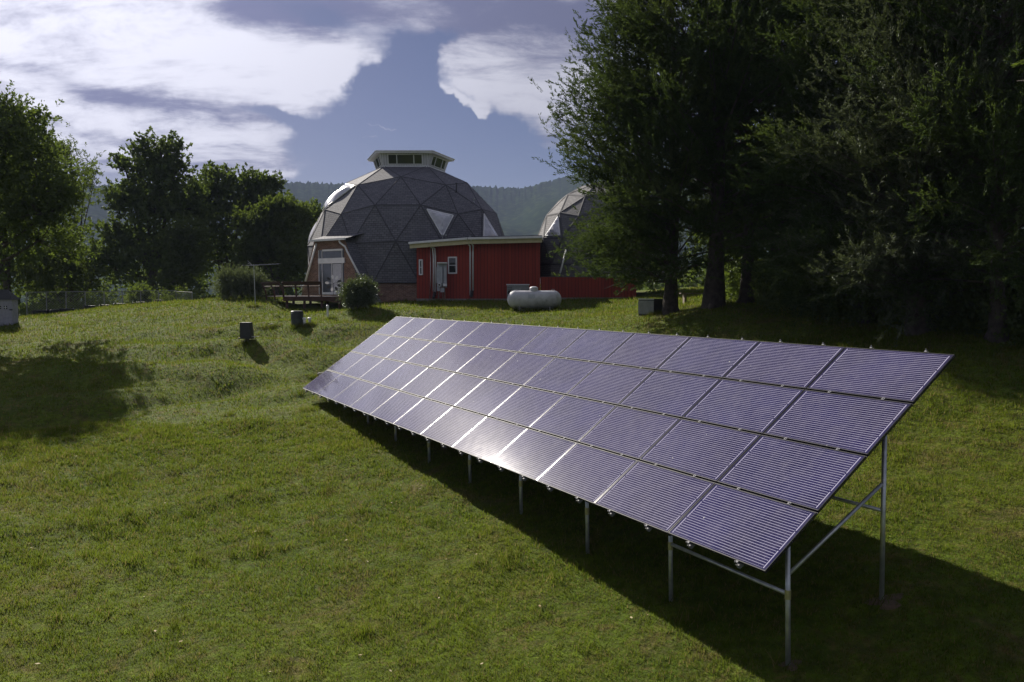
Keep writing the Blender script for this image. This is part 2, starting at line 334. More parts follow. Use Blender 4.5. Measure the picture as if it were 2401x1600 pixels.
def gauss(px, py, wx, wy, rot=0):
    """soft patch of sky centred on a sky direction (azimuth, elevation), sizes in degrees"""
    r = ray(px, py); a0 = math.atan2(r[0], r[1]); e0 = math.atan2(r[2], math.hypot(r[0], r[1]))
    da = t.math('SUBTRACT', azw, a0); de = t.math('SUBTRACT', elw, e0); c, s_ = math.cos(R(rot)), math.sin(R(rot))
    p = t.math('DIVIDE', t.math('ADD', t.math('MULTIPLY', da, c), t.math('MULTIPLY', de, s_)), R(wx))
    q = t.math('DIVIDE', t.math('SUBTRACT', t.math('MULTIPLY', de, c), t.math('MULTIPLY', da, s_)), R(wy))
    return t.math('EXPONENT', t.math('MULTIPLY', t.math('ADD', t.math('MULTIPLY', p, p), t.math('MULTIPLY', q, q)), -1.))
def acc(terms):
    o = None
    for k, g in terms:
        m = t.math('MULTIPLY', g, k); o = m if o is None else t.math('ADD', o, m)
    return o
blue = acc([(1.1, gauss(850, 255, 5.2, 2.2, 22)), (1.3, gauss(1020, 330, 8, 2.6, 0)), (1.1, gauss(930, 170, 2.6, 2.0, 40)), (.9, gauss(1010, 105, 3.6, 1.0, 25)),
            (.8, gauss(720, 50, 3.4, 1.2, -12)), (1.2, gauss(1200, 385, 5, 1.8, -22)), (1.0, gauss(590, 268, 3.6, .45, -4)), (.6, gauss(700, 405, 9, .7, -6)), (.7, gauss(240, 430, 6, 1.2, 0))])
n_low = t.noise(pl, .55, 7, .58, .3); n_hi = t.noise(pl, 2.6, 12, .68, .2)
dens = t.math('ADD', t.math('MULTIPLY', t.math('SUBTRACT', n_low, .5), .9), t.math('MULTIPLY', t.math('SUBTRACT', n_hi, .5), 1.0))
extra = acc([(.7, gauss(250, 140, 16, 6, 0)), (.7, gauss(640, 170, 6.5, 2.4, -6)), (1.1, gauss(1130, 140, 4.2, 2.0, -18)), (.9, gauss(1270, 220, 4.6, 3.4, -24)), (.6, gauss(480, 330, 10, 1.8, -8)), (.4, gauss(1200, 20, 10, 1.6, 0)), (1.5, gauss(885, 284, 1.3, .18, -8)), (1.3, gauss(850, 304, 1.0, .15, -5)), (1.2, gauss(1118, 262, .6, .6, 0)), (1.2, gauss(640, 383, 2.4, .28, -6)), (1.1, gauss(750, 188, 1.4, .35, 10)), (.9, gauss(1070, 235, 1.5, .3, -30))])
cov = t.math('ADD', t.math('SUBTRACT', t.math('ADD', dens, extra), blue), .34)
cloud = t.ramp(cov, .0, .66)
shade = acc([(.8, gauss(290, 215, 7, .9, -8)), (.6, gauss(1320, 60, 9, 1.1, -12)), (.5, gauss(1250, 20, 14, 3, 0)), (.6, gauss(650, 30, 5, 1.6, 0)), (.35, gauss(1250, 200, 6, 5, 0)), (.35, gauss(700, 350, 12, 3, 0)), (.5, gauss(250, 305, 5, .5, -8)), (.45, gauss(140, 345, 8, .6, -5))])
tex = t.noise(pl, 2.1, 12, .66, .2)
lum = t.math('SUBTRACT', t.math('ADD', t.ramp(tex, .34, .62), t.math('MULTIPLY', t.ramp(cov, .3, 1.2), .25)), shade)
dt = t.new('ShaderNodeVectorMath', operation='DOT_PRODUCT'); t.l.new(tc, dt.inputs[0]); dt.inputs[1].default_value = tuple(SUN)
sunny = t.math('POWER', t.math('MAXIMUM', dt.outputs['Value'], 0.), 7.)
ccol = t.mix(t.ramp(lum, -.35, 1.05), (.17, .18, .30), (.74, .74, .84))
def vscale(col, s):
    n = t.new('ShaderNodeVectorMath', operation='SCALE'); t.l.new(col, n.inputs[0]); t.put(n.inputs['Scale'], s); return n.outputs[0]
ccol = vscale(ccol, t.math('ADD', .36, t.math('MULTIPLY', sunny, .66)))
skyc = vscale(sky.outputs[0], .022)
tn = t.new('ShaderNodeVectorMath', operation='MULTIPLY'); t.l.new(skyc, tn.inputs[0]); tn.inputs[1].default_value = (.87, .83, 1.08)
fin = t.mix(t.math('MULTIPLY', cloud, .93), tn.outputs[0], ccol)
t.l.new(fin, bg.inputs[0]); bg.inputs[1].default_value = 1.0

sd = bpy.data.lights.new('sun', 'SUN'); sd.energy = 5.0; sd.angle = R(.6); sd.color = (1, .93, .82)
so = bpy.data.objects.new('sun', sd); COL.objects.link(so); so.location = (-20, 30, 40)
from mathutils import Vector, Matrix
so.rotation_euler = Vector(SUN).to_track_quat('Z', 'Y').to_euler()
cd = bpy.data.cameras.new('camera'); cd.sensor_width = 36; cd.lens = 36 * F / 2401; cd.clip_end = 8000; cd.clip_start = .1
co = bpy.data.objects.new('camera', cd); COL.objects.link(co); co.rotation_euler = (R(90) - PITCH, 0, 0); scene.camera = co
scene.view_settings.view_transform = 'Standard'; scene.view_settings.look = 'None'; scene.view_settings.exposure = .75; scene.view_settings.gamma = 1
scene.cycles.max_bounces = 6; scene.cycles.diffuse_bounces = 3; scene.cycles.glossy_bounces = 3; scene.cycles.transmission_bounces = 4; scene.cycles.volume_bounces = 0; scene.cycles.transparent_max_bounces = 4
scene.cycles.caustics_reflective = False; scene.cycles.caustics_refractive = False

# ------------------------------------------------------------------ ground and hills
def axis(lo, hi, step, ends, g=1.18):
    a = list(np.arange(lo, hi + .01, step)); s = step; x = a[-1]
    while x < ends[1]: s *= g; x += s; a.append(x)
    s = step; x = a[0]; b = []
    while x > ends[0]: s *= g; x -= s; b.append(x)
    return np.array(b[::-1] + a)
gx = axis(-45, 30, .36, (-2600, 2600)); gy = axis(2, 68, .34, (-400, 2600))
GX, GY = np.meshgrid(gx, gy); GZ = hz(GX, GY)
V = np.stack([GX.ravel(), GY.ravel(), GZ.ravel()], 1); nx, ny = len(gx), len(gy)
i = np.arange((nx - 1) * (ny - 1)); r_, c_ = i // (nx - 1), i % (nx - 1); a = r_ * nx + c_
Fq = np.stack([a, a + 1, a + nx + 1, a + nx], 1)
me = bpy.data.meshes.new('ground'); me.from_pydata(V.tolist(), [], Fq.tolist()); me.update()
tag(link('ground', me, W['ground'], smooth=True), kind='structure')

def mat_hills():
    m, t, out = newmat('forested_ridge'); p = t.new('ShaderNodeBsdfPrincipled'); pos = world_pos(t)
    v = t.new('ShaderNodeTexVoronoi'); v.inputs['Scale'].default_value = .09; t.l.new(pos, v.inputs['Vector'])
    c = t.mix(t.ramp(t.noise(pos, .02, 5, .7), .35, .65), (.022, .040, .016), (.050, .070, .022)); c = t.mix(t.ramp(v.outputs['Distance'], 0., .7), c, (.012, .022, .010))
    t.put(p.inputs['Base Color'], c); p.inputs['Roughness'].default_value = 1; p.inputs['Specular IOR Level'].default_value = 0
    t.l.new(t.bump(v.outputs['Distance'], -1., 6.), p.inputs['Normal']); t.l.new(p.outputs[0], out.inputs[0]); return m
PX = np.array([-900, -300, 0, 200, 420, 640, 780, 900, 1090, 1200, 1285, 1400, 1600, 2000, 2400, 3200])
PY = np.array([480, 470, 462, 456, 446, 431, 430, 432, 431, 435, 413, 385, 360, 350, 380, 430])
azs = np.linspace(R(-58), R(58), 1500); rr = np.linspace(0, 1, 70)
pxs = (1200.5 + F * np.tan(np.clip(azs, R(-50), R(50)))) / K
ridge_el = np.interp(pxs, PX, (676 - PY) * K / F)
AZ, T = np.meshgrid(azs, rr); EL = np.interp(AZ, azs, ridge_el)
D = 620 + 880 * T
prof = (T ** 1.25)
Hh = -12 + (EL * 1500 + 12) * prof
bump_ = (np.sin(AZ * 31 + 2 * np.sin(T * 5)) * 16 + np.sin(AZ * 74 + T * 7) * 7) * T * (1 - T) * 2.6
Hh = Hh + bump_ + rng.normal(0, 1.3, Hh.shape) * T ** 8 + rng.normal(0, 1., (1, len(azs))) * T ** 8
V = np.stack([(np.sin(AZ) * D).ravel(), (np.cos(AZ) * D).ravel(), Hh.ravel()], 1)
nx, ny = len(azs), len(rr); i = np.arange((nx - 1) * (ny - 1)); r_, c_ = i // (nx - 1), i % (nx - 1); a = r_ * nx + c_
Fq = np.stack([a, a + 1, a + nx + 1, a + nx], 1)
back = np.stack([np.sin(azs) * 1900, np.cos(azs) * 1900, np.full(nx, -20.)], 1)
b0 = len(V); V = np.vstack([V, back]); l0 = (ny - 1) * nx
Fb = np.stack([l0 + np.arange(nx - 1), l0 + 1 + np.arange(nx - 1), b0 + 1 + np.arange(nx - 1), b0 + np.arange(nx - 1)], 1)
me = bpy.data.meshes.new('hills'); me.from_pydata(V.tolist(), [], np.vstack([Fq, Fb]).tolist()); me.update()
tag(link('hills', me, mat_hills(), smooth=True), kind='structure')

# haze
mb = MB(); mb.box((0, 800, 107), (5600, 2800, 254)); m, t2, out = newmat('valley_haze')
pv = t2.new('ShaderNodeVolumePrincipled'); pv.inputs['Color'].default_value = (.55, .66, 1.0, 1); pv.inputs['Density'].default_value = .00015; pv.inputs['Anisotropy'].default_value = 0.
t2.l.new(pv.outputs[0], out.inputs['Volume'])
tag(mb.build('haze', m), 'pale blue haze in the air over the valley', 'haze', kind='stuff')

# ------------------------------------------------------------------ solar array
TL = np.array([-3.951, 28.300, -.764]); U = np.array([.80115, -1.48193, 0.]); Vv = np.array([-.71869, -.38851, -.57666])
u = U / np.linalg.norm(U); v_ = Vv / np.linalg.norm(Vv); nrm = np.cross(u, v_); nrm = nrm if nrm[2] > 0 else -nrm
S = np.array([u[1], -u[0], 0]); S = S if S @ v_ > 0 else -S
COLW, ROWH = np.linalg.norm(U), np.linalg.norm(Vv)
B0 = TL + 4 * Vv
org = B0 + 6 * U - S * 1.2; org[2] = h1(org[0], org[1])
arr = empty('solar_panel_array', org, 'long tilted array of dark blue solar panels on galvanised pipe posts across the lawn', 'solar array')
def local(o, parent): return o
def panel(i, j):
    c0 = TL + U * i + Vv * j; gu, gv = .007, .016
    w_, h_ = COLW - 2 * gu, ROWH - 2 * gv
    o0 = c0 + u * gu + v_ * gv
    vs = [o0, o0 + u * w_, o0 + u * w_ + v_ * h_, o0 + v_ * h_]
    fw, th = .011, .036
    # glass sheet inset in the frame
    e = nrm * -.003
    gi = [o0 + u * fw + v_ * fw + e, o0 + u * (w_ - fw) + v_ * fw + e, o0 + u * (w_ - fw) + v_ * (h_ - fw) + e, o0 + u * fw + v_ * (h_ - fw) + e]
    me = bpy.data.meshes.new('panel')
    me.from_pydata([tuple(p - org) for p in gi] + [tuple(p - org - nrm * .006) for p in gi], [], [(3, 2, 1, 0), (4, 5, 6, 7), (0, 1, 5, 4), (1, 2, 6, 5), (2, 3, 7, 6), (3, 0, 4, 7)])
    uvl = me.uv_layers.new(name='UVMap'); uvs = {0: (0, 0), 1: (1, 0), 2: (1, 1), 3: (0, 1), 4: (0, 0), 5: (1, 0), 6: (1, 1), 7: (0, 1)}
    for lp in me.loops: uvl.data[lp.index].uv = uvs[lp.vertex_index] if lp.index < 4 else (.001, .001)
    g = link('panel', me, W['cells'], arr)
    fb = MB(org)
    for cc, sz in ((u * w_ / 2 + v_ * fw / 2, (w_, fw)), (u * w_ / 2 + v_ * (h_ - fw / 2), (w_, fw))):
        fb.box(o0 + cc - nrm * th / 2, (sz[0], sz[1], th), (u, v_, nrm))
    fb.build('frame', W['darkframe'], g)
    for cc in (u * fw / 2 + v_ * h_ / 2, u * (w_ - fw / 2) + v_ * h_ / 2):
        fb = MB(org); fb.box(o0 + cc - nrm * th / 2, (fw, h_ - 2 * fw, th), (u, v_, nrm)); fb.build('frame', W['sideframe'], g)
    for q in (.25, .75):                 # clamps on the rail, lower edge (and upper edge in the top row)
        for jj in ([1] if j else [0, 1]):
            cb_ = MB(org); p = TL + U * (i + q) + Vv * (j + jj)
            edge = (j == 3 and jj == 1) or (j == 0 and jj == 0)
            sg = 1 if jj else -1
            if edge:
                cb_.box(p + v_ * sg * .008 + nrm * .004, (.035, .035, .005), (u, v_, nrm)); cb_.tube([p + v_ * sg * .022 - nrm * .03, p + v_ * sg * .022 + nrm * .03], .007, 6)
                cb_.box(p + v_ * sg * .03 - nrm * .05, (.03, .006, .05), (u, v_, nrm))
            else:
                cb_.box(p + nrm * .003, (.045, .040, .005), (u, v_, nrm)); cb_.tube([p, p + nrm * .014], .008, 6)
            cb_.build('clamp', W['clamp'], g)
for j in range(4):
    for i in range(12): panel(i, j)
for i in range(12):
    for q in (.25, .75):
        p = TL + U * (i + q); rb = MB(org)
        rb.box(p + Vv * 2 - nrm * .064, (.042, 4 * ROWH + .05, .05), (u, v_, nrm)); rb.build('rail', W['clamp'], arr)
sb_ = MB(org)  # black strips added under the seams to stop sun leaking between panels
for j in (1, 2, 3):
    sb_.box(TL + Vv * j + U * 6 - nrm * .030, (12 * COLW - .02, .05, .012), (u, v_, nrm))
sb_.build('seam_light_block', W['darkframe'], arr)
for i in range(1, 12):
    sb_ = MB(org); sb_.box(TL + U * i + Vv * 2 - nrm * .048, (.04, 4 * ROWH - .02, .01), (u, v_, nrm)); sb_.build('seam_light_block', W['darkframe'], arr)
colf = [11.86, 10.60, 9.36, 8.05, 6.75, 5.45, 4.15, 2.85, 1.55, .35]
BK = .6; RK = 2.25; tan_t = .5767 / .817
def under(back): return B0[2] + back * tan_t - .13
for c in colf:
    for k, bk in enumerate((BK, RK)):
        p = B0 + U * c - S * bk; z0 = h1(p[0], p[1]); pb = MB(org)
        lean = u * .05 * (1 if k == 0 else .4)
        pb.tube([np.array([p[0], p[1], z0 - .25]) + lean, np.array([p[0], p[1], under(bk) - .02])], .03, 12)
        pst = pb.build('post', W['galv'], arr, smooth=True)
        cl = MB(org); cl.tube([np.array([p[0], p[1], under(bk) - .10]), np.array([p[0], p[1], under(bk) + .0])], .038, 12); cl.build('cap_fitting', W['brass'], pst)
        if k == 0:
            cl = MB(org); cl.tube([np.array([p[0], p[1], -3.55]) + lean * .4, np.array([p[0], p[1], -3.44]) + lean * .4], .037, 12); cl.build('sleeve', W['brass'], pst)
for bk in (BK, RK):
    a = B0 + U * .1 - S * bk; b = B0 + U * 11.9 - S * bk; a = np.array([a[0], a[1], under(bk)]); b = np.array([b[0], b[1], under(bk)])
    pb = MB(org); pb.tube([a, b], .030, 12); pb.build('beam_pipe', W['galv'], arr, smooth=True)
def pipe(c0, b0_, z0, c1, b1, z1, r=.024, name='brace_pipe'):
    a = B0 + U * c0 - S * b0_; b = B0 + U * c1 - S * b1; a[2] = z0; b[2] = z1
    pb = MB(org); pb.tube([a, b], r, 12); return pb.build(name, W['galv'], arr, smooth=True)
pipe(11.86, BK, -3.49, 10.60, BK, -3.47)
pipe(11.86, BK + .04, -3.26, 11.86, RK - .03, -2.38)
pipe(11.86, RK, -2.72, 10.60, RK, -2.72)
for c in colf[2:]: pipe(c, BK + .04, -3.2, c, RK - .03, -2.3)

# ------------------------------------------------------------------ geodesic domes
def geo3():
    v = [(0, 0, 1)] + [(2 / 5 ** .5 * math.cos(R(72 * i)), 2 / 5 ** .5 * math.sin(R(72 * i)), 1 / 5 ** .5) for i in range(5)] + \
        [(2 / 5 ** .5 * math.cos(R(72 * i + 36)), 2 / 5 ** .5 * math.sin(R(72 * i + 36)), -1 / 5 ** .5) for i in range(5)] + [(0, 0, -1)]
    v = np.array(v); Fs = []
    for i in range(5):
        j = (i + 1) % 5; Fs += [(0, 1 + i, 1 + j), (1 + i, 6 + i, 1 + j), (1 + j, 6 + i, 6 + j)]
    P = []; idx = {}; T = []
    def ad(p):
        p = p / np.linalg.norm(p); k = tuple(np.round(p, 5) + 0.)
        if k not in idx: idx[k] = len(P); P.append(p)
        return idx[k]
    for a, b, c in Fs:
        g = {(i, j): ad((v[a] * (3 - i - j) + v[b] * i + v[c] * j) / 3) for i in range(4) for j in range(4 - i)}
        for i in range(3):
            for j in range(3 - i):
                T.append((g[i, j], g[i + 1, j], g[i, j + 1]))
                if i + j < 2: T.append((g[i + 1, j], g[i + 1, j + 1], g[i, j + 1]))
    return np.array(P), T
GP, GT = geo3()
def dome_pts(c, Rr, ph):
    ca, sa = math.cos(ph), math.sin(ph)
    return np.stack([c[0] + Rr * (GP[:, 0] * ca - GP[:, 1] * sa), c[1] + Rr * (GP[:, 0] * sa + GP[:, 1] * ca), c[2] + Rr * GP[:, 2]], 1)
def uvmesh(name, faces, mat, parent, org, doubles=True):
    """faces: lists of 3D points; UV in metres: x horizontal, y up the slope"""
    vs = []; fs = []; uv = []
    for f in faces:
        f = [np.array(p, float) for p in f]; n = np.cross(f[1] - f[0], f[2] - f[0]); n /= np.linalg.norm(n)
        hx = np.cross([0, 0, 1.], n)
        hx = hx / np.linalg.norm(hx) if np.linalg.norm(hx) > 1e-3 else np.array([1., 0, 0])
        up = np.cross(n, hx); fs.append(tuple(range(len(vs), len(vs) + len(f))))
        for p in f: vs.append(tuple(p - org)); uv.append((p @ hx + 50, p @ up + 50))
    me = bpy.data.meshes.new(name); me.from_pydata(vs, [], fs); ul = me.uv_layers.new(name='UVMap')
    for lp in me.loops: ul.data[lp.index].uv = uv[lp.vertex_index]
    me.update(); return link(name, me, mat, parent)
def skylight(tri, parent, org, inset=.16, bulge=.22, soft=False):
    c = sum(tri) / 3; n = np.cross(tri[1] - tri[0], tri[2] - tri[0]); n /= np.linalg.norm(n)
    if n @ (c - dome_c) < 0: n = -n; tri = [tri[0], tri[2], tri[1]]
    q = [p + (c - p) * inset for p in tri]; N = 8; vs = []; ix = {}
    for i in range(N + 1):
        for j in range(N + 1 - i):
            k = N - i - j; b = (i / N, j / N, k / N); h = ((27 * b[0] * b[1] * b[2]) ** .5 if soft else (3 * min(b)) ** .75) * bulge
            ix[i, j] = len(vs); vs.append(q[0] * b[0] + q[1] * b[1] + q[2] * b[2] + n * (.07 + h))
    fs = []
    for i in range(N):
        for j in range(N - i):
            fs.append((ix[i, j], ix[i + 1, j], ix[i, j + 1]))
            if i + j < N - 1: fs.append((ix[i + 1, j], ix[i + 1, j + 1], ix[i, j + 1]))
    mb = MB(org); mb.add(vs, fs); sk = mb.build('skylight', W['skylight'], parent, smooth=soft)
    fb = MB(org)
    for a, b in ((0, 1), (1, 2), (2, 0)):
        fb.tube([q[a] + n * .05, q[b] + n * .05], .045, 4)
    fb.build('frame', W['white'], sk)
    return q, n

RD = 6.8344; dome_c = np.array([-6.8868, 56., 1.8391]); gz = -.45
house = empty('dome_house', (dome_c[0], dome_c[1], gz), 'big grey shingled geodesic dome house with a white windowed cupola on top', 'house')
ho = np.array([dome_c[0], dome_c[1], gz])
DP = dome_pts(dome_c, RD, .3117158)
pol = np.degrees(np.arccos(np.clip(GP[:, 2], -1, 1)))
P1 = lambda px, py, Y: at(px, py, Y)
faces = []; edges = set()
for tr in GT:
    if all(pol[list(tr)] < 102) and 0 not in tr or (0 in tr):
        f = [DP[k] for k in tr]; c = sum(f) / 3; n = np.cross(f[1] - f[0], f[2] - f[0])
        if n @ (c - dome_c) < 0: f = f[::-1]
        faces.append(f)
        for a, b in ((0, 1), (1, 2), (2, 0)):
            if tr[a] and tr[b]: edges.add(tuple(sorted((tr[a], tr[b]))))
uvmesh('shingle_shell', faces, W['shingle'], house, ho)
rb = MB(ho)
for a, b in edges:
    pa, pb_ = DP[a], DP[b]; m_ = (pa + pb_) / 2; n = m_ - dome_c; n /= np.linalg.norm(n); d = pb_ - pa; d /= np.linalg.norm(d); s_ = np.cross(d, n)
    for sg in (-1, 1):
        rb.add([pa + n * .025, pb_ + n * .025, pb_ + s_ * sg * .036 + n * .008, pa + s_ * sg * .036 + n * .008], [(0, 1, 2, 3) if sg < 0 else (0, 3, 2, 1)])
rb.build('ridge_caps', W['ridge'], house)
# riser wall of brick round the base
base = sorted([k for k in range(len(GP)) if 97 < pol[k] < 102], key=lambda k: math.atan2(*(DP[k][:2] - dome_c[:2])))
bf = []; lip = MB(ho)
for a, b in zip(base, base[1:] + base[:1]):
    pa, pb_ = DP[a], DP[b]; ia = dome_c + (pa - dome_c) * np.array([.985, .985, 1]); ib = dome_c + (pb_ - dome_c) * np.array([.985, .985, 1])
    bf.append([np.array([ia[0], ia[1], gz - .5]), np.array([ib[0], ib[1], gz - .5]), ib, ia])
    lip.tube([pa, pb_], .03, 4)
uvmesh('brick_base', [f[::-1] for f in bf], W['brick'], house, ho); lip.build('drip_edge', W['ridge'], house)
def tri(a, b, c): return [DP[a], DP[b], DP[c]]
def nearest(px, py):
    best = None
    for k in range(len(GP)):
        p = DP[k]
        if p[1] > 57.9 or pol[k] > 102: continue
        zc = p[1] * CP - p[2] * SP; yc = -(p[2] * CP + p[1] * SP); q = ((1200.5 + F * p[0] / zc), (800 + F * yc / zc)); d = math.hypot(q[0] - px, q[1] - py)
        if best is None or d < best[0]: best = (d, k)
    return best[1]
for names in (((986, 481), (1074, 502), (1039, 571)), ((1130, 491), (1182, 576), (1128, 575)), ((813, 429), (762, 491), (839, 434)), ((813, 429), (754, 501), (762, 491)), ((735, 586), (721, 576), (754, 501))):
    ks = [nearest(*q) for q in names]; skylight([DP[k] for k in ks], house, ho, inset=.2 if names[0][0] != 986 else .3, soft=names[0][0] < 900)
# vents on the shell
def on_dome(px, py):
    r = ray(px, py); r = r / np.linalg.norm(r); b = r @ dome_c; c = dome_c @ dome_c - RD ** 2; s_ = b - math.sqrt(max(b * b - c, 0)); return r * s_
for px, py, h_ in ((1049, 440, .5), (1089, 465, .22), (1017, 552, .3), (1025, 552, .3), (1080, 553, .25), (980, 457, .0)):
    if h_ <= 0: continue
    p = on_dome(px, py); d = (dome_c - p) / RD; vb = MB(ho); vb.tube([p + d * .3, p, p + np.array([0, 0, h_])], .045, 8); vb.tube([p + np.array([0, 0, h_ - .04]), p + np.array([0, 0, h_ + .02])], .07, 8)
    vb.build('vent_pipe', W['ridge'] if h_ > .4 else W['galv'], house)
# cupola
cz0, cz1, ce = 8.16, 9.08, 9.16
cen = np.array([dome_c[0], dome_c[1]]); angs = [.3117 + R(72 * k) for k in range(5)]
def ring(r, z): return [np.array([cen[0] + r * math.cos(a), cen[1] + r * math.sin(a), z]) for a in angs]
r0 = RD * math.sin(R(20.1)) + .05; lo, hi = ring(r0, cz0), ring(r0 + .34, cz1)
cf = []
for k in range(5):
    k2 = (k + 1) % 5; cf.append([lo[k], lo[k2], hi[k2], hi[k]])
cup = uvmesh('cupola', cf, W['whitesiding'], house, ho)
rf = MB(ho); e0, e1, ap = ring(r0 + .72, cz1 - .02), ring(r0 + .72, cz1 + .07), np.array([cen[0], cen[1], cz1 + .42])
for k in range(5):
    k2 = (k + 1) % 5; rf.add([e1[k], e1[k2], ap], [(0, 1, 2)])
rf.build('cupola_roof', W['shingle'], cup)
fa = MB(ho); e2 = ring(r0 + .70, cz1 - .06); e3 = ring(r0 + .70, cz1 + .05); i2 = ring(r0 + .3, cz1 - .05)
for k in range(5):
    k2 = (k + 1) % 5; fa.add([e2[k], e2[k2], e3[k2], e3[k], i2[k], i2[k2]], [(0, 1, 2, 3), (0, 4, 5, 1)])
    fa.tube([ring(r0 + .72, cz1 + .06)[k], ring(r0 + .72, cz1 + .06)[k2]], .04, 4)
fa.build('cupola_fascia', W['white'], cup)
sl = MB(ho)
for k in range(5):
    k2 = (k + 1) % 5; a, b = lo[k], lo[k2]; o_ = (a + b) / 2 - np.array([*cen, 0]); o_[2] = 0; o_ /= np.linalg.norm(o_); d = (b - a) / np.linalg.norm(b - a)
    sl.box((a + b) / 2 + o_ * .05 + np.array([0, 0, .06]), (np.linalg.norm(b - a), .08, .12), (d, o_, np.array([0, 0, 1.])))
sl.build('sill', W['white'], cup)
for k in range(5):
    k2 = (k + 1) % 5; a, b, c, d = lo[k], lo[k2], hi[k2], hi[k]; ux = (b - a) / np.linalg.norm(b - a); up = ((c + d) / 2 - (a + b) / 2); H_ = np.linalg.norm(up); up /= H_
    n = np.cross(ux, up); n = n if n @ ((a + b) / 2 - dome_c) > 0 else -n; m_ = (a + b) / 2 + up * (H_ * .56); L = 2.2; hh = .62
    wf = MB(ho)
    for dx, ww in ((-L / 2, .05), (-.54, .05), (.56, .05), (L / 2, .05)): wf.box(m_ + ux * dx + n * .03, (ww, .05, hh), (ux, n, up))
    for dy in (-hh / 2, hh / 2): wf.box(m_ + up * dy + n * .032, (L + .05, .05, .05), (ux, n, up))
    gl = MB(ho); gl.box(m_ + n * .012, (L, .015, hh), (ux, n, up)); g = gl.build('window', W['glass'], cup); wf.build('window_frame', W['white'], cup)

# entrance: brick wall under its own roof, facing front-left
e53, e55 = DP[nearest(751, 575)], DP[nearest(823, 571)]
ex = e55 - e53; ex[2] = 0; ex /= np.linalg.norm(ex); en = np.array([ex[1], -ex[0], 0]); en = en if en[1] < 0 else -en
p0 = (e53 + e55) / 2 + en * .62
def onwall(px, py, off=0.):
    r = ray(px, py); q = p0 + en * off; return r * ((q @ en) / (r @ en))
zt = .0
A_, B_, C_, D_ = onwall(722, 553), onwall(793, 549), onwall(842, 664), onwall(685, 664)
A_[2] = B_[2] = (A_[2] + B_[2]) / 2; C_[2] = D_[2] = gz - .5
lenx = lambda p: (p - p0) @ ex
uvmesh('entrance_brick_wall', [[D_, C_, B_, A_]], W['brick'], house, ho)
# side returns back to the dome
back_ = -en * 1.5
uvmesh('entrance_sides', [[A_, A_ + back_, D_ + back_, D_], [B_, C_, C_ + back_, B_ + back_]], W['shingle'], house, ho)
A2, B2 = A_ - ex * .12 + en * .30, B_ + ex * .30 + en * .30; up_ = np.array([0, 0, .38])
rfb = [[A2, B2, B2 - en * 2.2 + ex * .3 + up_ * 1.6, A2 - en * 2.2 + up_ * 1.6], [A2 - np.array([0, 0, .1]), A2 - en * 1 - np.array([0, 0, .0]), B2 - en * 1, B2 - np.array([0, 0, .1])]]
uvmesh('entrance_roof', rfb, W['shingle'], house, ho)
gb = MB(ho); g0, g1 = A2 + np.array([0, 0, -.03]), B2 + np.array([0, 0, -.03]); gb.box((g0 + g1) / 2, (np.linalg.norm(g1 - g0), .12, .12), (ex, en, np.array([0, 0, 1.]))); gb.build('gutter', W['white'], house)
def sidepipe(pts, name='downspout', r=.05, mat='white', par=house, o_=ho):
    sb = MB(o_); sb.tube(pts, r, 8); return sb.build(name, W[mat], par, smooth=True)
sidepipe([onwall(779, 553, .28), onwall(781, 558, .25), onwall(793, 567, .12), onwall(797, 577, .1), onwall(838, 655, .1)], r=.055)
sidepipe([onwall(727, 560, .1), onwall(702, 648, .1)], r=.06)
sidepipe([onwall(699, 650, .12), onwall(693, 668, .12)], r=.04)
# sliding door with side lights and transom
dn = MB(ho); zc = .06
def wbox(mb, x0, y0, x1, y1, off, th):
    a, b = onwall(x0, y0, off), onwall(x1, y1, off); c = (a + b) / 2; mb.box(c, (abs((b - a) @ ex), th, abs(b[2] - a[2])), (ex, en, np.array([0, 0, 1.])))
wbox(dn, 733.5, 576, 791, 675, .01, .03); door = dn.build('sliding_door', W['doorglass'], house)
fr_ = MB(ho)
for x in (733, 740.5, 786.5): wbox(fr_, x - .9, 576, x + 1.0, 677, .05, .05)
wbox(fr_, 762, 605, 763.6, 675, .05, .05); wbox(fr_, 732, 594.5, 792, 604.5, .07, .08); wbox(fr_, 741, 672, 788, 677, .06, .06); wbox(fr_, 741, 574, 787, 576, .05, .05)
fr_.build('door_frame', W['white'], door)
cu = MB(ho); wbox(cu, 764.5, 607, 785, 672, .032, .008); cu.build('pale_curtain', PM('pale_curtain', (.5, .51, .56), (.4, .41, .46), rough=.9, scale=9), door)

# ------------------------------------------------------------------ red wing
rw = empty('red_wing', (-2.3, 49.5, -.45), 'long low barn red board wing with white gutter and cream fascia between the domes', 'building')
ro = np.array([-2.3, 49.5, -.45])
W0 = at(958, 690, 49.0)[:2]; W1 = at(1079, 690, 47.8)[:2]; W2 = at(1241, 690, 48.3)[:2]; W3 = at(1462, 680, 49.2)[:2]
def P3(p, z): return np.array([p[0], p[1], z])
ztop = [2.94, 3.07, 3.12]
wallf = [[P3(W0, -.28), P3(W1, -.28), P3(W1, ztop[1]), P3(W0, ztop[0])], [P3(W1, -.28), P3(W2, -.28), P3(W2, ztop[2]), P3(W1, ztop[1])],
         [P3(W2, -.28), P3(W2 + [0, 6], -.28), P3(W2 + [0, 6], ztop[2]), P3(W2, ztop[2])]]
uvmesh('board_wall', wallf, W['red'], rw, ro)
fz = MB(ro)
for a, b in ((W0, W1), (W1, W2)):
    d = b - a; fz.box(P3((a + b) / 2 + [0, -.0], -.48), (np.linalg.norm(d), .10, .40), rz=math.atan2(d[1], d[0]))
fz.build('foundation', W['concrete'], rw)
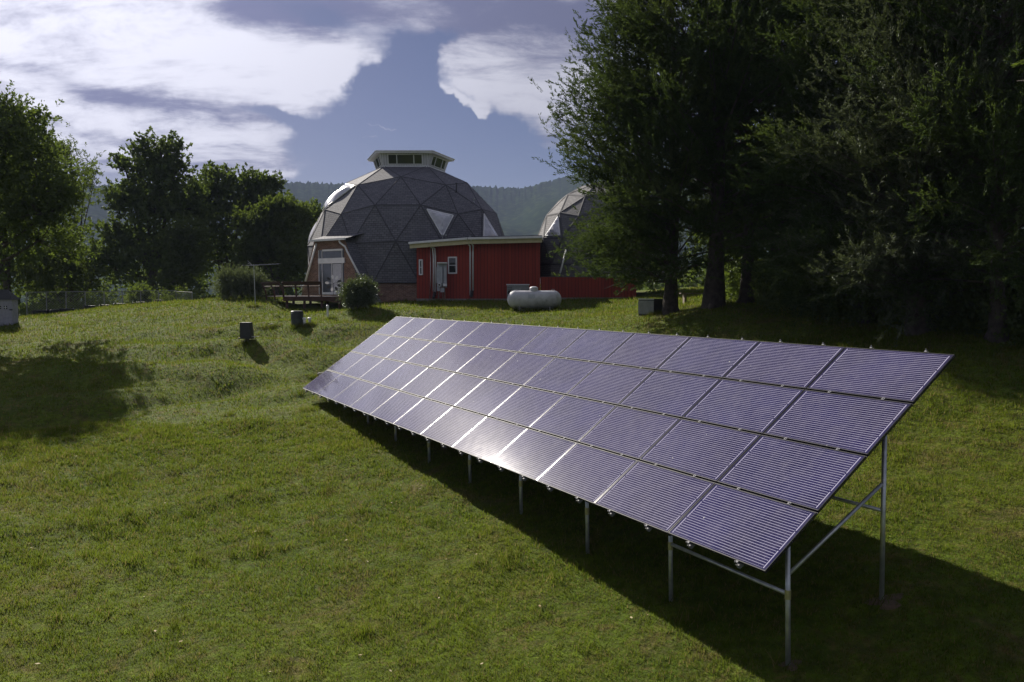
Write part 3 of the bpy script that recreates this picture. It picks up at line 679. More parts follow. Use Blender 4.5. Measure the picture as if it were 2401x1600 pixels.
# eave line and gutter
E0, E1, E2 = at(940, 557, 48.6), at(1075, 546.5, 47.35), at(1246, 543, 47.85)
gt = MB(ro); fc = MB(ro); rfm = MB(ro)
for a, b in ((E0, E1), (E1, E2)):
    d = b - a; d /= np.linalg.norm(d); n = np.cross(d, [0, 0, 1.]); up = np.cross(n, d); n2 = n if n[1] < 0 else -n
    L_ = np.linalg.norm(b - a)
    gt.box((a + b) / 2 + n2 * .05 - up * .06, (L_, .13, .13), (d, n2, up)); fc.box((a + b) / 2 - up * .24 - n2 * .08, (L_ - .02, .10, .24), (d, n2, up))
gt.build('gutter', W['white'], rw, bevel=.02); fc.build('fascia', W['cream'], rw)
zr = .06
rfm.prism([E0 + [0, .05, zr], E1 + [0, .05, zr], E2 + [0, .05, zr], P3((E2[0], 56), E2[2] + .35), P3((E0[0] + 2, 56), E2[2] + .35)], (0, 0, -.12)); rfm.build('roof', W['ridge'], rw)
# downspouts
def wallY(x):  # Y of the wall face at px column
    return None
def onseg(px, py, a, b, off=0.):
    d = b - a; d = d / np.linalg.norm(d); n = np.array([d[1], -d[0]]); n = n if n[1] < 0 else -n; q = a + n * off; r = ray(px, py); s_ = (q @ n) / (r[:2] @ n); return r * s_
def dsp(pts, a, b, off, r=.045): sidepipe([onseg(px, py, a, b, o) for px, py, o in pts], r=r, par=rw, o_=ro)
dsp([(984, 553, .40), (985, 563, .36), (994, 571, .12), (996, 590, .1), (996, 670, .1)], W0, W1, 0)
dsp([(988, 553, .45), (991, 564, .4), (999, 572, .14), (1000.5, 590, .12), (1000.5, 679, .12)], W0, W1, 0)
dsp([(1074, 549, .40), (1074, 558, .36), (1080, 566, .12), (1080.5, 580, .1), (1080.5, 679, .1)], W0, W1, 0)
dsp([(1082, 549, .40), (1083, 558, .36), (1087, 565, .12), (1087, 580, .1), (1087, 668, .1)], W1, W2, 0)
for (px, py) in ((998, 683), (1084, 680)):
    p = onseg(px, py, W0, W1, .25); eb = MB(ro); eb.tube([p + [0, .1, .25], p + [0, -.1, .08], p + [0, -.5, -.02]], .09, 8); eb.build('black_elbow_pipe', W['black'], rw, smooth=True)
sidepipe([onseg(989, 560, W0, W1, .05), onseg(989.5, 640, W0, W1, .05), onseg(987.5, 688, W0, W1, .05)], name='grey_conduit', r=.025, mat='galv', par=rw, o_=ro)
# windows
def wing_window(x0, y0, x1, y1, a, b, mid=True):
    d = b - a; d = d / np.linalg.norm(d); D3 = np.array([d[0], d[1], 0]); n = np.array([d[1], -d[0], 0]); n = n if n[1] < 0 else -n; Zu = np.array([0, 0, 1.])
    p, q = onseg(x0, y0, a, b, .0), onseg(x1, y1, a, b, .0); c = (p + q) / 2; w_, h_ = abs((q - p) @ D3), abs(q[2] - p[2])
    g = MB(ro); g.box(c + n * .02, (w_, .03, h_), (D3, n, Zu)); go = g.build('window', W['glass'], rw); f = MB(ro)
    for s_ in (-1, 1):
        f.box(c + D3 * s_ * w_ / 2 + n * .04, (.07, .07, h_ + .07), (D3, n, Zu)); f.box(c + Zu * s_ * h_ / 2 + n * .042, (w_ - .06, .07, .08), (D3, n, Zu))
    if mid: f.box(c + n * .045, (w_ - .06, .04, .035), (D3, n, Zu))
    f.build('window_frame', W['white'], go)
wing_window(964.8, 598, 971.2, 631, W0, W1); wing_window(1031.5, 592, 1049.5, 628, W0, W1)

# ------------------------------------------------------------------ small dome with its low red skirt wall
sdm = empty('small_dome', (6.1, 53.2, -.3), 'smaller weathered shingle dome half hidden behind cedars at the right end of the red wing', 'building')
so_ = np.array([6.1, 53.2, -.3]); dome_c0 = dome_c; dome_c = np.array([6.02, 53.2, 2.6]); R2 = 4.55
SPt = dome_pts(dome_c, R2, .3117158 + R(6)); faces = []; ed2 = set()
for tr in GT:
    if all(pol[list(tr)] < 102):
        f = [SPt[k] for k in tr]; c = sum(f) / 3
        if np.cross(f[1] - f[0], f[2] - f[0]) @ (c - dome_c) < 0: f = f[::-1]
        faces.append(f)
        for a, b in ((0, 1), (1, 2), (2, 0)): ed2.add(tuple(sorted((tr[a], tr[b]))))
base = sorted([k for k in range(len(GP)) if 97 < pol[k] < 102], key=lambda k: math.atan2(*(SPt[k][:2] - dome_c[:2])))
rf_, red_ = [], []
for a, b in zip(base, base[1:] + base[:1]):
    pa, pb_ = SPt[a], SPt[b]; la, lb = np.array([pa[0], pa[1], 1.02]), np.array([pb_[0], pb_[1], 1.02]); rf_.append([pa, pb_, lb, la])
uvmesh('shingle_shell', faces, W['shingle_small'], sdm, so_); uvmesh('shingled_riser', rf_, W['shingle_small'], sdm, so_)
rb = MB(so_)
for a, b in ed2:
    pa, pb_ = SPt[a], SPt[b]; n = (pa + pb_) / 2 - dome_c; n /= np.linalg.norm(n); d = pb_ - pa; d /= np.linalg.norm(d); s_ = np.cross(d, n)
    for sg in (-1, 1): rb.add([pa + n * .03, pb_ + n * .03, pb_ + s_ * sg * .08 + n * .006, pa + s_ * sg * .08 + n * .006], [(0, 1, 2, 3) if sg < 0 else (0, 3, 2, 1)])
rb.build('ridge_caps', W['ridge'], sdm)
def near2(az_, po): 
    return min(range(len(GP)), key=lambda k: abs(pol[k] - po) * .02 + abs((math.degrees(math.atan2(SPt[k][1] - dome_c[1], SPt[k][0] - dome_c[0])) - az_ + 180) % 360 - 180) * .02)
best = None
tgt = at(1276, 522, 50.0)
for tr in GT:
    if all(pol[list(tr)] < 102):
        c = sum(SPt[k] for k in tr) / 3
        upt = sum(1 for k in tr if SPt[k][2] > c[2])
        if upt == 1:
            zc = c[1]; q = (c[0] / c[1] - tgt[0] / tgt[1]) ** 2 + (c[2] / c[1] - tgt[2] / tgt[1]) ** 2
            if c[1] < dome_c[1] and (best is None or q < best[0]): best = (q, tr)
skylight([SPt[k] for k in best[1]], sdm, so_, inset=.25, bulge=.22)
rq = [P3(W2 + [.02, .0], -.22), P3(W3, -.22), P3(W3, .95), P3(W2 + [.02, .0], .98)]
uvmesh('low_red_wall', [rq, [P3(W3, -.22), P3(W3 + [.3, 7], -.22), P3(W3 + [.3, 7], .95), P3(W3, .95)]], W['red'], sdm, so_)
ub = MB(so_); d = W3 - W2; ub.box(P3((W2 + W3) / 2, -.42), (np.linalg.norm(d), .12, .40), rz=math.atan2(d[1], d[0])); ub.build('foundation', W['concrete'], sdm)
cpw = MB(so_); cpw.prism([P3(W2, .96), P3(W3, .93), P3(W3 + [0, 3], .98), P3(W2 + [0, 3], 1.02)], (0, 0, .04)); cpw.build('skirt_roof', W['ridge'], sdm)
sidepipe([at(1301, 575, 48.9), at(1287, 628, 48.6)], name='slanted_trim', r=.05, par=sdm, o_=so_)
dome_c = dome_c0

# ------------------------------------------------------------------ electrical board by the downspouts
p = onseg(1013, 690, W0, W1, .75); ez = h1(p[0], p[1]); eo = np.array([p[0], p[1], ez])
eb = empty('electrical_panel_stand', eo, 'grey electrical cabinets and meter on a post frame in front of the red wall', 'electrical cabinet')
def ebox(x0, y0, x1, y1, dy, th, name, mat, par=eb, bevel=.008):
    Y = p[1] + dy; a, b = at(x0, y0, Y), at(x1, y1, Y); mb = MB(eo); mb.box((a + b) / 2, (abs(b[0] - a[0]), th, abs(a[2] - b[2]))); return mb.build(name, W[mat], par, bevel=bevel)
ebox(1004, 603, 1027, 661, .10, .05, 'backboard', 'greybox'); ebox(1003, 614, 1017, 651, -.02, .18, 'meter_cabinet', 'greybox')
ebox(1020, 615, 1026.5, 651, -.02, .12, 'breaker_box', 'greybox'); ebox(1005, 603.5, 1027.5, 606, -.06, .40, 'rain_hood', 'white')
ebox(1018, 652, 1027, 658, -.03, .14, 'junction_box', 'white')
for x in (1008, 1017.5, 1022): ebox(x - 1.2, 655, x + 1.2, 697, .06, .08, 'support_post', 'timber')
ebox(1004, 660, 1011, 669, -.03, .12, 'lower_box', 'greybox'); ebox(1012, 662, 1021, 672, -.02, .10, 'switch_box', 'greybox')
me_ = MB(eo); c = at(1010, 655, p[1] - .12); me_.tube([c + [0, -.12, 0], c + [0, .05, 0]], .105, 16); me_.build('round_meter', W['white'], eb, smooth=False)
mg = MB(eo); mg.tube([c + [0, -.135, 0], c + [0, -.12, 0]], .06, 16); mg.build('meter_face', W['black'], eb)
# ------------------------------------------------------------------ hvac unit
c = at(1190, 690, 46.6); hzv = h1(c[0], 46.6); o0 = np.array([c[0], 46.6, hzv])
hv = empty('air_conditioner', o0, 'grey air conditioning unit with pale lid behind the propane tank', 'air conditioner')
wv = 50 * K / F * 46.6; hh = at(1190, 655, 46.6)[2] - hzv
m1 = MB(o0); m1.box(o0 + [0, 0, hh / 2], (wv, .8, hh - .04)); bd = m1.build('cabinet', W['hvac'], hv, bevel=.015)
m1 = MB(o0); m1.box(o0 + [0, 0, hh + .01], (wv + .08, .88, .05)); m1.build('lid', W['white'], hv, bevel=.01)
m1 = MB(o0)
for k in range(9): m1.box(o0 + [-wv / 2 + .16 + .0 * k, -.405, .12 + k * (hh - .2) / 9], (.26, .012, .025))
m1.build('grille', W['black'], hv)
m1 = MB(o0); m1.tube([o0 + [-wv / 2 + .16, -.42, hh * .55], o0 + [-wv / 2 + .16, -.40, hh * .55]], .13, 14); m1.build('fan', W['black'], hv)
m1 = MB(o0); m1.box(o0 + [.1, -.406, hh * .75], (.14, .01, .05)); m1.build('badge', W['alu'], hv)

# ------------------------------------------------------------------ propane tank
TY = 41.; c = at(1228, 712, TY); tz = h1(c[0], TY); L = 124 * K / F * TY; rad = 41 * K / F * TY / 2
o0 = np.array([c[0], TY, tz]); pt = empty('propane_tank', o0, 'weathered silver propane tank lying on short legs on the grass', 'tank')
cy_ = np.array([c[0], TY, at(1228, 709, TY)[2] + rad]); prof = []
for k in range(9): a = math.pi / 2 * k / 8; prof.append((-L / 2 + rad * .85 * (1 - math.sin(a)) , rad * math.cos(a)))
prof = prof[::-1]; prof = [(x, r_) for x, r_ in prof]
xs = [(-L / 2 + rad * .85 * (1 - math.cos(a)), rad * math.sin(a)) for a in np.linspace(.02, math.pi / 2, 9)]
full = xs + [(-x, r_) for x, r_ in xs[::-1]]
tb = MB(o0); tb.tube([cy_ + [x, 0, 0] for x, r_ in full], [r_ for x, r_ in full], 32); tb.build('tank_body', W['tank'], pt, smooth=True)
for sx in (-1, 1):
    lb = MB(o0); lb.box([cy_[0] + sx * L * .28, TY, (tz + cy_[2] - rad) / 2 - .02], (.10, .6, (cy_[2] - rad) - tz + .22)); lb.build('leg', W['concrete'], pt)
    wb = MB(o0); xx = cy_[0] + sx * (L / 2 - rad * .85); wb.tube([(xx - .012, TY, cy_[2]), (xx + .012, TY, cy_[2])], rad + .006, 32, cap=False); wb.build('weld_seam', W['tank'], pt, smooth=True)
    lg = MB(o0); xx = cy_[0] + sx * (L / 2 - rad * .95); lg.tube([(xx - .09, TY, cy_[2] + rad - .03), (xx - .05, TY, cy_[2] + rad + .06), (xx + .05, TY, cy_[2] + rad + .06), (xx + .09, TY, cy_[2] + rad - .03)], .012, 6); lg.build('lifting_lug', W['tank'], pt)
db = MB(o0); cx_ = cy_[0] - .03; zt_ = cy_[2] + rad
db.tube([(cx_, TY, zt_ - .06), (cx_, TY, zt_ + .12), (cx_, TY, zt_ + .17), (cx_, TY, zt_ + .20)], [.21, .21, .17, .08], 20); db.build('valve_hood', W['tank'], pt, smooth=False, bevel=.01)
pb = MB(o0); pb.box((cy_[0] - .15, TY - rad * .93, cy_[2] + rad * .35), (.32, .012, .2), (np.array([1., 0, 0]), np.array([0, .93, -.36]), np.array([0, .36, .93]))); pb.build('data_plate', W['greybox'], pt)

# ------------------------------------------------------------------ deck, pinwheel, shrub, yard things
DY0, DY1 = 46.4, 49.2; zd = at(716, 680.5, DY0)[2]
xl, xr = at(652, 680, DY0)[0], at(787, 680, DY0)[0]; o0 = np.array([(xl + xr) / 2, 47.6, h1((xl + xr) / 2, 47.6)])
dk = empty('wooden_deck', o0, 'dark stained wooden deck with a slanted bench railing by the glass door', 'deck')
nb = 20; xbl = at(622, 680, 50)[0]
fb = MB(o0); 
for k in range(nb):
    y0 = DY0 + (DY1 - DY0) * k / nb; xa = xl + (xbl - xl) * k / nb; fb.box(((xa + xr) / 2, y0 + .07, zd - .02), (xr - xa, .13, .04))
fb.build('floor_boards', W['paledeck'], dk)
jb = MB(o0); jb.box(((xl + xr) / 2, DY0 - .03, zd - .16), (xr - xl + .05, .05, .24)); jb.box(((xl + xr) / 2, DY0 + 1.3, zd - .17), (xr - xl, .06, .24)); jb.build('rim_joist', W['deckwood'], dk)
for x in np.linspace(xl + .15, xr - .2, 4):
    for yy in (DY0 + .1, DY0 + 1.5):
        z0 = h1(x, yy); pb = MB(o0); pb.box((x, yy, (zd - .05 + z0) / 2 - .1), (.12, .12, max(zd - z0 + .2, .3))); pb.build('support_post', W['deckwood'], dk)
xrr = at(738, 650, DY0)[0]; zr0 = at(700, 649.5, DY0)[2]
def railrun(a, b, n, out_):
    a = np.array(a, float); b = np.array(b, float); d = (b - a) / np.linalg.norm(b - a); out_ = np.array(out_, float); H_ = zr0 - zd
    up = np.array([0, 0, H_]) + out_ * .28; upn = up / np.linalg.norm(up); nn = np.cross(d, upn)
    for k, (f0, hgt) in enumerate(((.93, .16), (.70, .07))):
        rb_ = MB(o0); rb_.box((a + b) / 2 + up * f0 + nn * .0, (np.linalg.norm(b - a), .045, hgt), (d, nn, upn)); rb_.build('rail_board', W['deckwood'], dk)
    rb_ = MB(o0); rb_.box((a + b) / 2 + up * 1.05, (np.linalg.norm(b - a) + .05, .14, .035), (d, out_, np.array([0, 0, 1.]))); rb_.build('cap_rail', W['deckwood'], dk)
    for k in range(n):
        q = a + (b - a) * (k / (n - 1)); pb = MB(o0); pb.tube([q - [0, 0, .25], q + up * .3 + out_ * -.03, q + up], .045, 4); pb.build('rail_post', W['deckwood'], dk)
railrun((xl, DY0 + .03, zd), (xrr, DY0 + .03, zd), 4, (0, -1, 0))
railrun((xbl, DY1, zd), (xl, DY0 + .03, zd), 3, (-.9, -.4, 0))
# metal flower
c = at(766, 651, 47.3); o0 = np.array([c[0], 47.3, zd]); fl = empty('metal_flower', o0, 'round garden flower of white and dark petals on a thin stem by the door', 'garden ornament')
sb = MB(o0); sb.tube([(c[0], 47.3, zd), (c[0], 47.3, c[2])], .012, 6); sb.build('stem', W['black'], fl)
for k in range(9):
    a = 2 * math.pi * k / 9 + .3; q = c + np.array([math.cos(a), 0, math.sin(a)]) * .36; pb = MB(o0); pts = []
    ea = np.array([math.cos(a), 0, math.sin(a)]); eb_ = np.array([-math.sin(a), 0, math.cos(a)])
    for j in range(12): tt = 2 * math.pi * j / 12; pts.append(q + ea * .12 * math.cos(tt) + eb_ * .075 * math.sin(tt))
    pb.prism(pts, (0, .015, 0)); pb.tube([c, q], .006, 4); pb.build('petal', W['white'] if k in (1, 2, 4, 6) else W['black'], fl)

def tree_empty(*a, **k): return empty(*a, **k)
# antenna
c = at(587, 698, 46.); z0 = h1(c[0], 46.); o0 = np.array([c[0], 46., z0]); an = empty('antenna_pole', o0, 'thin metal mast carrying a television aerial on the grassy rise', 'antenna')
top = at(583, 608, 46.); m1 = MB(o0); m1.tube([o0 - [0, 0, .2], top], .022, 8); m1.build('mast', W['galv'], an)
m1 = MB(o0); b0_, b1_ = at(567, 611, 46.3), at(640, 607, 45.6); m1.tube([b0_, b1_], .014, 6); m1.build('boom', W['alu'], an)
for k, tt in enumerate(np.linspace(0, 1, 9)):
    q = b0_ + (b1_ - b0_) * tt; l_ = .42 - .2 * tt; m1 = MB(o0); m1.tube([q + [-.25 * l_, -l_, .02], q + [.25 * l_, l_, .02]], .006, 4); m1.build('element', W['alu'], an)
for sg in (-1, 1):
    m1 = MB(o0); m1.tube([b0_ + [.35, 0, 0], b0_ + [.05, 0, .28 * (1 if sg > 0 else .55)]], .01, 4); m1.build('reflector_arm', W['alu'], an)
# black box on post
Yp = 34.5; c = at(567, 798, Yp); z0 = h1(c[0], Yp); o0 = np.array([c[0], Yp, z0]); px_ = K / F * Yp
ub = empty('utility_box_on_post', o0, 'black square box on a short post standing alone on the lawn', 'utility box')
zt_ = at(567, 741, Yp)[2]; zb_ = at(567, 776, Yp)[2]; m1 = MB(o0)
wt = 12 * px_; m1.prism([(c[0] - wt, Yp - .2, zb_), (c[0] + wt + .04, Yp - .2, zb_), (c[0] + wt * .9, Yp - .2, zt_), (c[0] - wt * .98, Yp - .2, zt_)], (0, .4, 0)); m1.build('box_body', W['black'], ub, bevel=.01)
m1 = MB(o0); m1.box((c[0] + .01, Yp, zb_ - .02), (wt * 2 + .14, .5, .04)); m1.build('tray', W['black'], ub)
m1 = MB(o0); m1.box((c[0] + .02, Yp, (z0 + zb_) / 2 - .08), (.15, .15, zb_ - z0 + .12)); m1.build('post', W['timber'], ub)
m1 = MB(o0); m1.tube([(c[0] - .05, Yp - .1, z0 - .1), (c[0] - .03, Yp - .1, zb_)], .02, 6); m1.build('conduit', W['pvc'], ub)
m1 = MB(o0); m1.tube([(c[0] + .1, Yp - .1, z0 + .22), (c[0] + .55, Yp - .15, z0 + .2)], .012, 6); m1.build('spigot_pipe', W['pvc'], ub)
# well cover + caps
Yw = 38.; px_ = K / F * Yw; c = at(683, 753, Yw); z0 = h1(c[0], Yw); o0 = np.array([c[0], Yw, z0]); we = empty('well_cover', o0, 'squat dark green drum shaped well cover with lighter foot on the slope', 'well cover')
h_ = 30 * px_; m1 = MB(o0); m1.tube([o0 - [0, 0, .15], o0 + [0, 0, h_ * .42]], .27, 20); m1.build('foot_ring', W['darkgreen'], we)
m1 = MB(o0); m1.tube([o0 + [0, 0, h_ * .42], o0 + [0, 0, h_ * .95], o0 + [0, 0, h_ * 1.02]], [.29, .285, .24], 20); m1.build('drum', W['black'], we, bevel=.006)
m1 = MB(o0); m1.box(o0 + [-.18, -.24, h_ * .82], (.05, .03, .05)); m1.build('lock', W['alu'], we)
for px, lab in ((699.5, 'short white pipe cap nearest the dark well cover'), (711.5, 'short white pipe cap farther right of the dark well cover')):
    c = at(px, 741, Yw - .1); z0 = h1(c[0], Yw - .1); zt2 = at(px, 730, Yw - .1)[2]; o1 = np.array([c[0], Yw - .1, z0]); m1 = MB(o1); m1.tube([o1 - [0, 0, .2], (c[0], Yw - .1, zt2 - .09)], .06, 12); m1.tube([(c[0], Yw - .1, zt2 - .09), (c[0], Yw - .1, zt2 - .02), (c[0], Yw - .1, zt2)], [.09, .09, .05], 12)
    o_ = m1.build('pipe_cap', W['pvc']); o_.location = o1; tag(o_, lab, 'pipe cap', 'white pipe caps beside the well cover')
Yv = 40.; c = at(753, 722, Yv); z0 = h1(c[0], Yv); zt2 = at(753, 701, Yv)[2]; o1 = np.array([c[0], Yv, z0]); m1 = MB(o1); m1.tube([o1 - [0, 0, .2], (c[0], Yv, zt2 - .12)], .05, 12); m1.tube([(c[0], Yv, zt2 - .14), (c[0], Yv, zt2 - .03), (c[0], Yv, zt2)], [.075, .075, .04], 12)
o_ = m1.build('vent_pipe', W['pvc']); o_.location = o1; tag(o_, 'upright white plastic vent pipe below the wooden deck', 'pipe')
def stone(px, py, Y, s, lab):
    c = at(px, py, Y); z0 = h1(c[0], Y); m1 = MB((c[0], Y, z0)); vs = []; N = 10
    for i in range(6):
        for j in range(N):
            th = math.pi * i / 5; a = 2 * math.pi * j / N; k = 1 + .18 * math.sin(3 * a + i) * math.sin(th); vs.append((c[0] + s * k * math.sin(th) * math.cos(a), Y + s * .8 * k * math.sin(th) * math.sin(a), z0 + s * .1 + s * .4 * math.cos(th)))
    m1.add(vs, [(i * N + j, i * N + (j + 1) % N, (i + 1) * N + (j + 1) % N, (i + 1) * N + j) for i in range(5) for j in range(N)])
    o_ = m1.build('stone', W['stone'], smooth=True); o_.location = (c[0], Y, z0); tag(o_, lab, 'stone', 'stones lying in the lawn')
stone(738, 825, 30.5, .17, 'flat pale stone in the lawn left of the solar array corner'); stone(625, 745, 38.5, .17, 'pale stone on the slope left of the well cover')
# box by the cedars
Yb = 32.; c = at(1500, 722, Yb); z0 = h1(c[0], Yb); px_ = K / F * Yb; o0 = np.array([c[0], Yb, z0]); bx = empty('storage_bin', o0, 'dark boxy bin with pale left side and white top edge near the cedars', 'bin')
Hb = at(1500, 687, Yb)[2] - z0; xa, xb, xm = at(1471, 700, Yb)[0], at(1537, 700, Yb)[0], at(1502, 700, Yb)[0]
m1 = MB(o0); m1.prism([(xa, Yb + .35, z0 - .1), (xm, Yb - .1, z0 - .1), (xb, Yb + .2, z0 - .1), (xb - .45, Yb + .75, z0 - .1)], (0, 0, Hb + .1)); m1.build('bin_body', W['black'], bx)
m1 = MB(o0); a_, b_ = np.array([xa, Yb + .35]), np.array([xm, Yb - .1]); d = b_ - a_; m1.box(P3((a_ + b_) / 2 + [-.02, -.03], z0 + Hb / 2 - .03), (np.linalg.norm(d), .02, Hb - .08), rz=math.atan2(d[1], d[0])); m1.build('grey_side_panel', W['hvac'], bx)
m1 = MB(o0); m1.box(P3((a_ + b_) / 2 + [-.02, -.03], z0 + Hb - .01), (np.linalg.norm(d), .05, .035), rz=math.atan2(d[1], d[0])); m1.build('white_edge', W['white'], bx)
# low bench behind
c = at(1605, 690, 36.); z0 = h1(c[0], 36.); o0 = np.array([c[0], 36., z0]); bn = empty('low_bench', o0, 'low weathered plank bench under the cedars behind the dark bin', 'bench')
for k in (-1, 0, 1): m1 = MB(o0); m1.box(o0 + [0, k * .14, .42], (1.6, .12, .04)); m1.build('seat_board', W['timber'], bn)
for sx in (-1, 1): m1 = MB(o0); m1.box(o0 + [sx * .6, 0, .16], (.1, .36, .5)); m1.build('leg', W['timber'], bn)

# ------------------------------------------------------------------ playhouse and fence
Yh = 44.; c = at(4, 735, Yh); o0 = np.array([c[0], Yh, h1(c[0], Yh)]); ph = empty('playhouse', o0, 'tiny pale garden shed with little square windows at the left edge of the lawn', 'shed')
xr_, xl_ = at(27, 700, Yh)[0], at(-32, 700, Yh)[0]; zb_, ze, zp = at(10, 737, Yh)[2], at(10, 689, Yh)[2], at(10, 671, Yh)[2]
zb_ = min(zb_, o0[2] - .05)
wall = [[(xl_, Yh, zb_), (xr_, Yh, zb_), (xr_, Yh, ze), (xl_, Yh, ze)], [(xr_, Yh, zb_), (xr_, Yh + .55, zb_), (xr_, Yh + .55, ze), (xr_, Yh, ze)], [(xl_, Yh, zb_), (xl_, Yh, ze), (xl_, Yh + .55, ze), (xl_, Yh + .55, zb_)], [(xl_, Yh + .55, zb_), (xl_, Yh + .55, ze), (xr_, Yh + .55, ze), (xr_, Yh + .55, zb_)]]
uvmesh('plank_wall', wall, PM('pale_lavender_boards', (.36, .36, .44), (.28, .28, .35), rough=.8, scale=6), ph, o0)
m1 = MB(o0); xc = (xl_ + xr_) / 2; q = [np.array(p_) for p_ in ((xl_ - .1, Yh - .12, ze), (xr_ + .1, Yh - .12, ze), (xr_ + .1, Yh + .67, ze), (xl_ - .1, Yh + .67, ze))]; apx = [np.array((xc - .35, Yh + .28, zp + .12)), np.array((xc + .35, Yh + .28, zp + .12))]
m1.add(q + apx, [(0, 1, 5, 4), (1, 2, 5), (2, 3, 4, 5), (3, 0, 4), (0, 3, 2, 1)]); m1.build('roof', W['ridge'], ph)
for px, py in ((13, 707), (-1, 707)):
    a_, b_ = at(px - 3.4, py + 3.6, Yh), at(px + 3.4, py - 3.6, Yh); cc = (a_ + b_) / 2; m1 = MB(o0); m1.box(cc + [0, -.01, 0], (b_[0] - a_[0], .02, b_[2] - a_[2])); g = m1.build('window', W['glass'], ph)
    m1 = MB(o0); m1.box(cc + [0, -.03, 0], (.02, .02, b_[2] - a_[2])); m1.box(cc + [0, -.032, 0], (b_[0] - a_[0], .02, .02)); m1.build('window_frame', W['white'], g)
m1 = MB(o0); cc = at(26, 712, Yh); m1.box(cc + [0, -.03, 0], (.14, .05, .06)); m1.build('latch', W['black'], ph)

Fa, Fb_ = at(62, 722, 51.5), at(405, 700, 55.5); o0 = np.array([(Fa[0] + Fb_[0]) / 2, 53.5, h1((Fa[0] + Fb_[0]) / 2, 53.5)])
fe = empty('chain_link_fence', o0, 'low galvanised chain link fence with pipe rails around a weedy plot behind the lawn', 'fence')
def fence_run(a, b, n, zt0, zt1, zoff=0):
    pts = [a + (b - a) * k / n for k in range(n + 1)]; tops = [zt0 + (zt1 - zt0) * k / n for k in range(n + 1)]; P_ = []
    for p_, zt2 in zip(pts, tops):
        z0 = h1(p_[0], p_[1]); m1 = MB(o0); m1.tube([(p_[0], p_[1], z0 - .3), (p_[0], p_[1], zt2)], .03, 6); m1.build('fence_post', W['fence'], fe); P_.append((p_, z0, zt2))
    for fr2 in (1., .08):
        m1 = MB(o0); m1.tube([(p_[0], p_[1], z0 + (zt2 - z0) * fr2) for p_, z0, zt2 in P_], .022, 6); m1.build('rail', W['fence'], fe)
    m1 = MB(o0)
    for (p_, z0, zt2), (q_, w0, wt) in zip(P_, P_[1:]):
        Lr = np.linalg.norm(q_[:2] - p_[:2]); Hr = zt2 - z0; st = .16; nn = int(Lr / st)
        for sgn in (1, -1):
            for k in range(-int(Hr / st) - 1, nn + 1):
                x0, x1 = k * st, k * st + Hr; c0, c1 = max(x0, 0), min(x1, Lr)
                if c1 <= c0: continue
                f0, f1 = (c0 - x0) / Hr, (c1 - x0) / Hr
                if sgn < 0: f0, f1 = 1 - f0, 1 - f1
                def pp(cx, ff): tt = cx / Lr; return (p_[0] + (q_[0] - p_[0]) * tt, p_[1] + (q_[1] - p_[1]) * tt, (z0 + (w0 - z0) * tt) + ff * ((zt2 + (wt - zt2) * tt) - (z0 + (w0 - z0) * tt)))
                m1.tube([pp(c0, f0), pp(c1, f1)], .004, 3, cap=False)
    m1.build('wire_mesh', W['fence'], fe)
fence_run(Fa, Fb_, 8, at(62, 672, 51.5)[2], at(405, 668, 55.5)[2])
fence_run(Fb_, at(442, 698, 52.8), 1, at(405, 670, 55.5)[2], at(442, 672, 52.8)[2])
# dark rubber tubs along the fence foot
for k, px in enumerate((92, 122, 152, 205, 240, 275, 320, 365)):
    Yt = 51.2 + (px - 62) / 343 * 4; c = at(px, 715, Yt); z0 = h1(c[0], Yt); o1 = np.array([c[0], Yt, z0]); m1 = MB(o1); s_ = (.5, .42, .46, .36, .34, .38, .4, .36)[k]
    m1.tube([o1 - [0, 0, .08], o1 + [0, 0, .30], o1 + [0, 0, .33], o1 + [0, 0, .12]], [s_ * .85, s_, s_ * .9, s_ * .8], 14)
    o_ = m1.build('planter_tub', W['black']); o_.location = o1
    nb_ = ('nearest the little shed', 'second from the little shed', 'third from the little shed', 'fourth from the little shed', 'fourth from the right end of the fence', 'third from the right end of the fence', 'second from the right end of the fence', 'nearest the right end of the fence')[k]
    tag(o_, 'low black planter tub along the fence foot, ' + nb_, 'planter', 'black tubs along the fence foot')
# ------------------------------------------------------------------ vegetation
def rand_unit(n):
    v = rng.normal(size=(n, 3)); return v / np.linalg.norm(v, axis=1)[:, None]
def leaves_from_twigs(pos, dr, ln, m, L, Wd, spread, droop=0., jit=.0):
    """m kite leaves along each twig; returns verts (n*m*4,3)"""
    n = len(pos); tt = rng.uniform(.05, 1, (n, m)); p = pos[:, None] + dr[:, None] * (ln[:, None] * tt)[:, :, None]
    p = p + rng.normal(0, jit, (n, m, 3)) * ln[:, None, None]
    d = dr[:, None] + rng.normal(0, spread, (n, m, 3)); d[..., 2] -= droop; d = d.reshape(-1, 3); d /= np.linalg.norm(d, axis=1)[:, None]
    p = p.reshape(-1, 3); s = np.cross(d, rand_unit(len(d))); s /= np.linalg.norm(s, axis=1)[:, None] + 1e-9
    k = rng.uniform(.6, 1.25, len(d))[:, None]; l = d * L * k; w_ = s * Wd * .5 * k
    V = np.stack([p, p + l * .45 + w_, p + l, p + l * .45 - w_], 1); return V.reshape(-1, 3)
def plant(name, base, label, cat, group, limbs, V, leaf, bark, crown='crown', trunk='trunk'):
    base = np.array(base, float); e = empty(name, base, label, cat, group)
    if limbs:
        m1 = MB(base)
        for pts, rads, n in limbs: m1.tube(pts, rads, n, cap=False)
        m1.build(trunk, W[bark], e, smooth=True)
    link(crown, fast_mesh(crown, V - base, 4), W[leaf], e); return e
